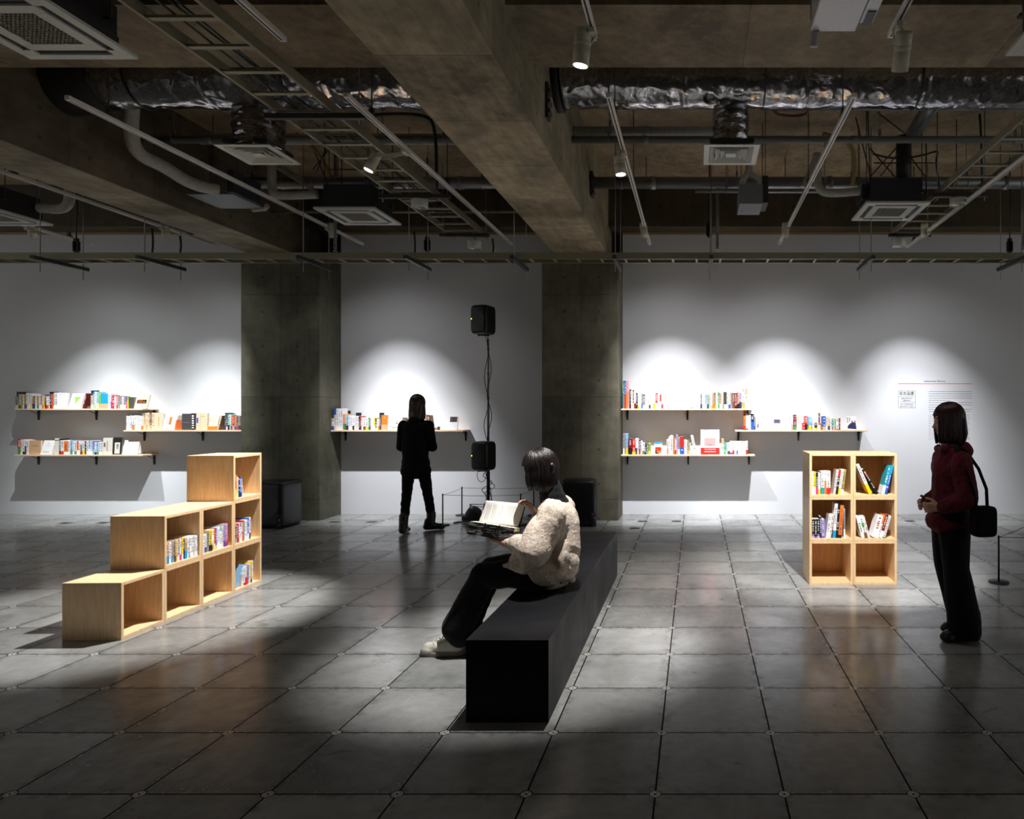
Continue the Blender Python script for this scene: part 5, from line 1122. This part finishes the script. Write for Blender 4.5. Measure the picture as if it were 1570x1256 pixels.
def strands(parent, mat, hc, fwd, zend, rad=(0.106, 0.090, 0.104), n=300, bang=38, curl=0.012, back=0.0, r=0.0042, seed=1, bangz=0.030, part=0.02):
    f = Vector(fwd).normalized(); u = Vector((0, 0, 1)); u = (u-f*u.dot(f)).normalized(); l = u.cross(f); rnd = random.Random(seed); mb = MB()
    c0 = Vector(hc)+f*-0.012+u*0.024
    for i in range(n):
        th = 2*PI*(i+rnd.random())/n; k = 0.955+0.075*rnd.random(); deg = abs((math.degrees(th)+180) % 360-180)
        e0 = math.radians(88-34*rnd.random() if rnd.random() < 0.4 else 88); pts = []; front = deg < bang
        e1 = math.radians(16 if front else -8)
        for j in range(8):
            e = e0+(e1-e0)*j/7; tt = th+part*math.sin(j+i)
            pts.append(c0+f*(math.cos(e)*math.cos(tt)*rad[0]*k)+l*(math.cos(e)*math.sin(tt)*rad[1]*k)+u*(math.sin(e)*rad[2]*k))
        p = pts[-1].copy(); zt = (hc[2]+bangz+0.006*rnd.random()) if front else zend(deg)+0.016*rnd.random()
        o = (p-c0); o.z = 0; o.normalize(); m_ = 5
        for j in range(1, m_+1):
            q = j/m_; pts.append(Vector((p.x, p.y, p.z+(zt-p.z)*q))+o*(0.004*math.sin(q*PI)-curl*q*q)+o*back*q+Vector((rnd.uniform(-1, 1), rnd.uniform(-1, 1), 0))*0.0015)
        w_ = len(pts); rr = [r*min(1, 0.5+j*0.25)*(1 if j < w_-3 else (w_-j)/3.4) for j in range(w_)]
        mb.tube(pts, rr, 6)
    return mb.build('hair_strands', mat, parent)
def flatz(zmin): return lambda co: Vector((co.x, co.y, max(co.z, zmin)))

# ---------------------------------------------------------------- seated reader
CY = 4.20
t = thing('person', 'person in a cream wool cardigan and black trousers sitting on the black bench, reading', 'person', (-0.90, CY, 0.39))
bl = Blob()
pel = Vector((-0.90, CY, 0.50)); ch = Vector((-0.875, CY, 0.76)); nk = Vector((-0.885, CY, 0.955)); hc = Vector((-0.960, CY-0.005, 1.118))
bl.ell(pel, (0.10, 0.14, 0.085)); bl.cap((-0.885, CY, 0.52), (-0.865, CY, 0.76), 0.115, 0.125, 0.85, axis=(1, 0, 0)); bl.ell((-0.865, CY, 0.82), (0.10, 0.165, 0.11))
bl.cap((-0.865, CY, 0.86), (-0.905, CY, 1.04), 0.06, 0.050)
fw = Vector((-0.93, 0.02, -0.30)); at = head(bl, hc, fw, 1.0)
for q in (-1, 1):
    hy = CY+q*0.085
    bl.chain([(-0.93, hy, 0.475), (-1.10, CY+q*0.085, 0.490), (-1.285, CY+q*0.075, 0.485)], [0.062, 0.062, 0.052])
    bl.chain([(-1.285, CY+q*0.075, 0.48), (-1.37, CY+q*0.072, 0.30), (-1.435, CY+q*0.070, 0.10)], [0.054, 0.055, 0.036])
    bl.cap((-1.435, CY+q*0.070, 0.09), (-1.56, CY+q*0.074, 0.045), 0.034, 0.026)
# near (left) arm
sh = Vector((-0.865, CY-0.165, 0.865)); el = Vector((-0.955, CY-0.235, 0.665)); wr = Vector((-1.135, CY-0.17, 0.700))
bl.chain([sh, el, wr], [0.046, 0.036, 0.025])
hand(bl, wr, (-0.90, 0.30, 0.18), (0.15, 0.25, 0.95), (-0.1, 0.9, 0), 0.42, 0.98)
sh2 = Vector((-0.865, CY+0.165, 0.865)); el2 = Vector((-0.90, CY+0.27, 0.68)); wr2 = Vector((-1.02, CY+0.15, 0.815))
bl.chain([sh2, el2, wr2], [0.046, 0.036, 0.025])
hand(bl, wr2, (-0.45, -0.15, 0.75), (-0.75, -0.5, -0.2), (0.1, -0.9, 0.3), 0.75, 0.98)
body = bl.done('body', M_skin, t, 0.0045, 3)
face_bits(at, t)
# trousers: wide legs
bl = Blob()
bl.ell((-0.905, CY, 0.485), (0.135, 0.185, 0.098))
for q in (-1, 1):
    y = CY+q*0.09
    bl.chain([(-0.95, y, 0.482), (-1.12, y, 0.496), (-1.285, CY+q*0.088, 0.482)], [0.090, 0.088, 0.078], 1.0)
    bl.chain([(-1.285, CY+q*0.088, 0.478), (-1.365, CY+q*0.085, 0.32), (-1.44, CY+q*0.083, 0.17)], [0.078, 0.088, 0.095], 1.0)
    bl.cap((-1.44, CY+q*0.083, 0.17), (-1.425, CY+q*0.083, 0.13), 0.095, 0.085)
bl.done('trousers', M_bk, t, 0.006, 6, disp=lambda c, n: 0.006*noise.noise(Vector((c.x*14, c.y*10, c.z*6)))+0.003*noise.noise(c*26))
for q in (-1, 1):
    y = CY+q*0.078+0.0; a = 0.0 if q < 0 else 0.04
    bl = Blob(); shoe(bl, (-1.665+a, y-0.004, 0), (-1.395+a, y+0.005, 0), 0.10)
    s = bl.done('shoe', M_shoe, t, 0.004, 3, post=flatz(0.018), disp=lambda c, n: 0.0012*noise.noise(c*60))
    mb = MB(); n_ = 22; pr = []
    for i in range(n_):
        u = 2*PI*i/n_; cx = -1.53+a+0.138*math.cos(u); w_ = 0.047*(1.05 if math.cos(u) < 0 else 0.86); pr.append((cx, y+w_*math.copysign(abs(math.sin(u))**0.7, math.sin(u))))
    vs_ = [Vector((x, yy, z)) for z in (0.001, 0.026) for x, yy in pr]
    mb.add(vs_, [tuple(range(n_))[::-1], tuple(range(n_, 2*n_))]+[(i, (i+1) % n_, (i+1) % n_+n_, i+n_) for i in range(n_)]); mb.build('sole', M_sole, s, bevel=0.003)
    for k in range(4):
        x = -1.585+a+0.028*k; z = 0.080+0.013*k
        mb = MB(); mb.tube([(x+0.008, y-0.030, z-0.012), (x, y-0.012, z+0.006), (x-0.004, y+0.012, z+0.006), (x+0.006, y+0.030, z-0.012)], 0.0032, 8); mb.build('lace', M_acw, s)
# black high collar top
bl = Blob(); bl.cap((-0.872, CY, 0.90), (-0.898, CY, 1.005), 0.092, 0.066, 1.0); bl.cap((-0.89, CY, 0.965), (-0.90, CY, 1.015), 0.072, 0.064)
bl.done('roll_neck', M_bk, t, 0.005, 3, disp=lambda c, n: 0.0015*math.sin(c.z*150+3*noise.noise(c*9))+0.004*noise.noise(c*20))
# cardigan
bl = Blob()
bl.cap((-0.885, CY, 0.545), (-0.860, CY, 0.80), 0.185, 0.160, 0.86, axis=(1, 0, 0)); bl.ell((-0.862, CY, 0.80), (0.125, 0.215, 0.145)); bl.ell((-0.865, CY, 0.905), (0.082, 0.125, 0.062))
bl.ell((-0.885, CY, 0.515), (0.172, 0.225, 0.112)); bl.ell((-0.80, CY, 0.60), (0.085, 0.20, 0.16))
for q in (-1, 1):
    S_ = Vector((-0.862, CY+q*0.145, 0.855)); E_ = Vector((-0.945, CY+q*0.235, 0.665)) if q < 0 else Vector((-0.91, CY+0.26, 0.68))
    W_ = Vector((-1.055, CY-0.205, 0.695)) if q < 0 else Vector((-0.975, CY+0.19, 0.77))
    bl.chain([S_, E_], [0.095, 0.102]); bl.chain([E_, W_], [0.098, 0.066])
    bl.cap(W_, wr+Vector((0.02, -0.0, -0.002)) if q < 0 else wr2-Vector((0, -0.01, 0.02)), 0.045, 0.036)
bl.chain([(-1.03, CY-0.15, 0.545), (-1.135, CY-0.16, 0.560)], [0.055, 0.022]); bl.chain([(-0.98, CY-0.12, 0.66), (-1.07, CY-0.13, 0.585)], [0.09, 0.05])
bl.chain([(-1.03, CY+0.12, 0.545), (-1.12, CY+0.13, 0.560)], [0.055, 0.022])
# folds
for a, b_, r0, r1 in (((-0.775, CY-0.04, 0.84), (-0.775, CY-0.08, 0.55), 0.065, 0.08), ((-0.99, CY-0.18, 0.60), (-1.03, CY-0.16, 0.53), 0.05, 0.03),
                      ((-0.88, CY-0.19, 0.82), (-0.95, CY-0.235, 0.67), 0.08, 0.09), ((-0.80, CY-0.08, 0.50), (-0.75, CY-0.08, 0.46), 0.06, 0.03)):
    bl.cap(a, b_, r0, r1)
def knitd(c, n): return -0.011*max(0, 1-4*abs(noise.noise(Vector((c.x*5+c.z*4.5, c.y*3, c.z*2-c.x*2.5+1.7)))))+0.012*noise.noise(Vector((c.x*7+c.z*4, c.y*5, c.z*4)))+0.0015*noise.noise(c*38)+0.0014*noise.noise(c*110)
bl.done('cardigan', M_knit, t, 0.0055, 14, disp=knitd, post=flatz(0.398))
# bob hair
bl = Blob()
f = fw.normalized(); u = Vector((0, 0, 1)); u = (u-f*u.dot(f)).normalized(); l = u.cross(f)
def hat(a, b_, c_): return hc+f*a+l*b_+u*c_
R = Matrix((f, l, u)).transposed().to_4x4()
bl.ell(hat(-0.022, 0, 0.028), (0.094, 0.083, 0.095), R)
for q in (-1, 1):
    for k in range(5):
        lq = q*0.064*math.sqrt(max(0.05, 1-((-0.022*k+0.022)/0.094)**2)); bl.cap(hat(-0.022*k*0.9, lq, 0.0), hat(-0.022*k*0.8, lq*0.95, 0)+Vector((0.0, 0, -0.085)), 0.018, 0.014)
for k in range(-3, 4): bl.cap(hat(-0.09, k*0.019, 0.0), hat(-0.07, k*0.019, 0)+Vector((0.004, 0, -0.095)), 0.022, 0.014)
hr = bl.done('hair', M_hair, t, 0.005, 4)
strands(hr, M_hair, hc, fw, lambda g_: hc.z-0.125-0.010*(g_ > 100), n=460, seed=4, bang=40, rad=(0.108, 0.097, 0.106))
# the open book in her hands
M_marble = NT('marbled_cover'); g = M_marble.n('ShaderNodeTexCoord').outputs['Object']
nz = M_marble.noise(M_marble.scalev(g, (9, 9, 42)), 2.4, 4, 0.6, 0.7); M_marble.l(M_marble.mix(M_marble.mapr(nz, 0.50, 0.58, 0, 1), sc(16, 15, 16), sc(120, 116, 112)), M_marble.b.inputs['Base Color']); M_marble.b.inputs['Roughness'].default_value = 0.35
M_lines = NT('printed_page'); g = M_lines.n('ShaderNodeTexCoord').outputs['Object']; sp = M_lines.n('ShaderNodeSeparateXYZ'); M_lines.l(g, sp.inputs[0])
ln = M_lines.math('GREATER_THAN', M_lines.math('FRACT', M_lines.math('MULTIPLY', sp.outputs[0], 110)), 0.55)
blk = M_lines.math('GREATER_THAN', M_lines.noise(M_lines.scalev(g, (24, 1, 1)), 1.0, 1), 0.44)
inn = M_lines.math('MULTIPLY', M_lines.math('LESS_THAN', M_lines.math('ABSOLUTE', sp.outputs[0]), 0.10), M_lines.math('LESS_THAN', M_lines.math('ABSOLUTE', M_lines.math('SUBTRACT', sp.outputs[2], 0.078)), 0.052))
M_lines.l(M_lines.mix(M_lines.math('MULTIPLY', M_lines.math('MULTIPLY', ln, blk), M_lines.math('MULTIPLY', inn, 0.45)), sc(226, 222, 214), sc(60, 58, 58)), M_lines.b.inputs['Base Color']); M_lines.b.inputs['Roughness'].default_value = 0.7
Mb = Matrix.Translation((-1.205, CY-0.10, 0.795)) @ Matrix.Rotation(math.radians(9), 4, 'Y') @ Matrix.Rotation(math.radians(-10), 4, 'X')
bt = thing('open_book', 'thick black open book with marbled edges held up by the seated reader', 'book', mat=Mb)
mb = MB(); mb.box(-0.132, 0.132, -0.075, 0.085, -0.078, -0.072); mb.box(-0.134, 0.134, -0.079, -0.075, -0.078, -0.002); mb.build('near_cover', M_marble.mat, bt, local=True, bevel=0.001)
mb = MB(); mb.box(-0.128, 0.128, -0.0745, 0.085, -0.0715, -0.024); mb.build('lower_pages', M_marble.mat, bt, local=True)
mb = MB(); mb.box(-0.130, 0.130, -0.0745, 0.086, -0.0238, -0.001); mb.build('near_pages', M_page, bt, local=True)
mb = MB()
for x in (-0.04, 0.045): mb.box(x-0.004, x+0.004, -0.083, -0.079, -0.078, 0.002)
mb.build('ribbon_tie', M_black, bt, local=True)
Mp = Mb @ Matrix.Translation((-0.004, 0.088, -0.004)) @ Matrix.Rotation(math.radians(-4), 4, 'Y') @ Matrix.Rotation(math.radians(-24), 4, 'X')
pg = MB()
nn = 12
for i in range(nn+1):
    z_ = 0.155*i/nn
    for x in (-0.122, 0.118): pg.v.append(Vector((x+0.012*(z_/0.155), 0.010*math.sin(z_/0.155*PI*0.9), z_)))
for i in range(nn): a = i*2; pg.f.append([a, a+1, a+3, a+2]); pg.m.append(0); pg.s.append(True)
o = pg.build('raised_page', M_lines.mat, bt, local=True); o.matrix_local = Mb.inverted() @ Mp
so = o.modifiers.new('thick', 'SOLIDIFY'); so.thickness = 0.012; so.offset = -1
mb = MB(); mb.box(-0.130, 0.130, 0.020, 0.025, -0.004, 0.148); o = mb.build('far_cover', M_marble.mat, bt, local=True); o.matrix_local = Mb.inverted() @ Mp

# ---------------------------------------------------------------- standing reader at the middle shelf
X0, Y0 = -3.41, 8.28
t = thing('person', 'person with long brown hair and black jacket standing at the middle shelf, back to us', 'person', (X0, Y0, 0))
bl = Blob(); lf = Vector((-3.49, 8.12, 0)); rf = Vector((-3.255, 8.36, 0))
bl.ell((X0, Y0, 0.88), (0.125, 0.09, 0.10)); bl.cap((X0, Y0, 0.92), (X0, Y0+0.01, 1.18), 0.105, 0.12, 0.75, axis=(0, 1, 0)); bl.ell((X0, Y0+0.01, 1.24), (0.15, 0.10, 0.12)); bl.cap((X0, Y0+0.01, 1.30), (X0, Y0+0.04, 1.42), 0.055, 0.05)
at = head(bl, (X0+0.0, Y0+0.055, 1.545), (0.12, 0.9, -0.38), 1.0)
for q, ft in ((-1, lf), (1, rf)):
    bl.chain([(X0+q*0.08, Y0, 0.86), (X0+q*0.085+(ft.x-X0-q*0.085)*0.5, (Y0+ft.y)/2+0.02, 0.47), (ft.x, ft.y+0.02, 0.09)], [0.062, 0.040, 0.030])
bl.cap((lf.x, lf.y, 0.07), (lf.x-0.005, lf.y+0.09, 0.045), 0.030, 0.022); bl.cap((rf.x, rf.y, 0.07), (rf.x+0.08, rf.y+0.04, 0.045), 0.030, 0.022)
arms = []
for q in (-1, 1):
    s_, e_, w_ = Vector((X0+q*0.145, Y0, 1.29)), Vector((X0+q*0.185, Y0+0.03, 1.03)), Vector((X0+q*0.08, Y0+0.24, 1.08))
    bl.chain([s_, e_, w_], [0.046, 0.038, 0.026]); hand(bl, w_, (-q*0.45, 0.85, 0.15), (-q*0.3, -0.2, 0.9), (-q*0.2, 0.4, 0.9), 0.5, 0.95); arms.append((q, s_, e_, w_))
bl.done('body', M_skin, t, 0.006, 3); face_bits(at, t)
bl = Blob()
bl.ell((X0, Y0, 0.87), (0.16, 0.125, 0.12))
for q, ft in ((-1, lf), (1, rf)):
    k = Vector((X0+q*0.085+(ft.x-X0-q*0.085)*0.5, (Y0+ft.y)/2+0.02, 0.47))
    bl.chain([(X0+q*0.08, Y0, 0.84), k, (ft.x, ft.y+0.02, 0.16)], [0.088, 0.060, 0.050])
bl.done('trousers', M_bk, t, 0.008, 5, disp=lambda c, n: 0.008*noise.noise(Vector((c.x*12, c.y*12, c.z*22))))
bl = Blob()
bl.cap((X0, Y0, 0.78), (X0, Y0, 1.20), 0.158, 0.150, 0.82, axis=(0, 1, 0)); bl.ell((X0, Y0, 1.24), (0.172, 0.12, 0.12)); bl.ell((X0, Y0+0.01, 1.33), (0.10, 0.085, 0.07)); bl.ell((X0, Y0, 0.74), (0.182, 0.145, 0.13))
for q, s_, e_, w_ in arms: bl.chain([s_, e_, w_-(w_-e_).normalized()*0.03], [0.070, 0.064, 0.048])
bl.cap((X0, Y0-0.03, 1.335), (X0, Y0+0.02, 1.375), 0.075, 0.065)
bl.done('jacket', M_bk2, t, 0.008, 5, disp=lambda c, n: 0.010*noise.noise(Vector((c.x*10, c.y*10, c.z*8)))+0.004*noise.noise(c*30), post=flatz(0.645))
for nm, ft, d in (('a', lf, Vector((-0.12, 1, 0)).normalized()), ('b', rf, Vector((1, 0.45, 0)).normalized())):
    bl = Blob(); shoe(bl, ft+d*0.17, ft-d*0.095, 0.11); bl.cap(ft+Vector((0, 0, 0.08)), ft+Vector((0, 0.01, 0.20)), 0.05, 0.055)
    s = bl.done('boot', M_bshoe, t, 0.005, 3, post=flatz(0.004))
bl = Blob(); hc2 = Vector((X0, Y0+0.055, 1.545))
bl.ell(hc2+Vector((0, -0.016, 0.018)), (0.080, 0.098, 0.092))
for k in range(-3, 4):
    x = k*0.019; bl.chain([hc2+Vector((x, -0.075+0.006*abs(k), 0.0)), hc2+Vector((x, -0.095+0.010*abs(k), -0.10)), hc2+Vector((x*0.9, -0.115+0.01*abs(k), -0.22))], [0.024, 0.026, 0.012])
hr = bl.done('hair', M_hair2, t, 0.006, 4)
strands(hr, M_hair2, hc2, (0.12, 0.9, -0.38), lambda g_: hc2.z-0.16-0.10*(g_ > 90)-0.02*math.cos(g_), rad=(0.102, 0.084, 0.100), n=300, seed=9, bang=20, curl=-0.010, bangz=0.0, r=0.0048)

# ---------------------------------------------------------------- visitor in dark red at the right
X1, Y1 = 1.665, 4.42
t = thing('person', 'person in a dark red hoodie and black flared trousers standing at the right, in profile', 'person', (X1, Y1, 0))
bl = Blob()
hx = 1.655
bl.ell((hx, Y1, 0.80), (0.10, 0.13, 0.10)); bl.cap((hx, Y1, 0.85), (X1, Y1, 1.06), 0.10, 0.115, 0.8, axis=(1, 0, 0)); bl.ell((X1, Y1, 1.10), (0.085, 0.145, 0.10)); bl.cap((X1-0.005, Y1, 1.18), (X1-0.02, Y1, 1.32), 0.053, 0.048)
hc3 = Vector((X1-0.02, Y1, 1.415)); at = head(bl, hc3, (-0.97, 0.02, -0.12), 0.95)
feet = ((-1, Vector((1.735, Y1-0.07, 0))), (1, Vector((1.80, Y1+0.10, 0))))
for q, ft in feet:
    bl.chain([(hx, Y1+q*0.075, 0.80), (1.665, Y1+q*0.078, 0.44), (ft.x, ft.y, 0.09)], [0.085, 0.056, 0.035]); bl.cap((ft.x, ft.y, 0.07), (ft.x-0.13, ft.y, 0.03), 0.034, 0.026)
arms = []
for q in (-1, 1):
    s_, e_, w_ = Vector((X1+0.005, Y1+q*0.165, 1.16)), Vector((X1+0.025, Y1+q*0.205, 0.93)), Vector((X1-0.11, Y1+q*0.13, 0.87))
    bl.chain([s_, e_, w_], [0.036, 0.032, 0.025]); hand(bl, w_, (-0.75, -q*0.5, -0.1), (0.0, -q*0.9, 0), (0, 0, 1), 0.8, 0.93); arms.append((q, s_, e_, w_))
bl.done('body', M_skin, t, 0.0055, 3); face_bits(at, t)
bl = Blob(); bl.ell((hx, Y1, 0.80), (0.125, 0.155, 0.12))
for q, ft in feet:
    bl.chain([(hx, Y1+q*0.07, 0.79), (1.668, Y1+q*0.078, 0.47), (ft.x-0.01, ft.y, 0.12)], [0.105, 0.082, 0.108]); bl.cap((ft.x-0.01, ft.y, 0.12), (ft.x, ft.y, 0.08), 0.108, 0.10)
bl.done('trousers', M_bk, t, 0.007, 5, disp=lambda c, n: 0.006*noise.noise(Vector((c.x*12, c.y*12, c.z*5))), post=flatz(0.03))
bl = Blob()
bl.cap((hx+0.005, Y1, 0.78), (X1, Y1, 1.08), 0.150, 0.150, 0.80, axis=(1, 0, 0)); bl.ell((X1, Y1, 1.10), (0.118, 0.185, 0.13)); bl.ell((X1, Y1, 1.20), (0.085, 0.12, 0.06)); bl.ell((hx, Y1, 0.765), (0.15, 0.18, 0.09))
bl.ell((X1+0.075, Y1, 1.225), (0.065, 0.10, 0.06)); bl.cap((X1-0.06, Y1-0.06, 1.23), (X1-0.06, Y1+0.06, 1.23), 0.032, 0.032)
for q, s_, e_, w_ in arms: bl.chain([s_, e_, w_-(w_-e_).normalized()*0.02], [0.068, 0.064, 0.046])
bl.done('hoodie', M_wine, t, 0.007, 5, disp=lambda c, n: 0.009*noise.noise(Vector((c.x*10, c.y*10, c.z*9)))+0.004*noise.noise(c*32), post=flatz(0.69))
for q, ft in feet:
    bl = Blob(); shoe(bl, ft+Vector((-0.17, 0, 0)), ft+Vector((0.09, 0, 0)), 0.09); bl.done('shoe', M_bshoe, t, 0.005, 3, post=flatz(0.004))
bl = Blob(); bl.ell(hc3+Vector((0.018, 0, 0.022)), (0.082, 0.074, 0.088))
for k in range(-3, 4): bl.chain([hc3+Vector((0.078, k*0.018, 0.0)), hc3+Vector((0.085, k*0.018, -0.08)), hc3+Vector((0.075, k*0.018, -0.16))], [0.022, 0.024, 0.012])
hr = bl.done('hair', M_hair3, t, 0.0055, 4)
strands(hr, M_hair3, hc3, (-0.97, 0.02, -0.12), lambda g_: hc3.z-0.155-0.03*(g_ > 110), rad=(0.098, 0.080, 0.096), n=300, seed=12, bang=30, curl=0.006)
# shoulder bag worn behind the hip
s = thing('shoulder_bag', 'black shoulder bag with pale strap stripes worn by the dark red visitor', 'bag', (1.80, Y1-0.2, 0.75))
mb = MB(); rbox(mb, 0.15, 0.09, 0.19, Matrix.Translation((1.775, Y1-0.235, 0.80)) @ Matrix.Rotation(0.15, 4, 'Z'), pw=6); mb.build('bag_body', M_bk2, s)
mb = MB(); mb.tube([(1.80, Y1-0.235, 0.88), (1.79, Y1-0.245, 1.00), (1.755, Y1-0.215, 1.12), (1.71, Y1-0.14, 1.225), (1.66, Y1-0.08, 1.262)], 0.010, 10)
mb.tube([(1.73, Y1-0.25, 0.88), (1.70, Y1-0.262, 1.00), (1.665, Y1-0.225, 1.14), (1.655, Y1-0.14, 1.235), (1.66, Y1-0.08, 1.262)], 0.010, 10); mb.build('strap', M_bk, s)
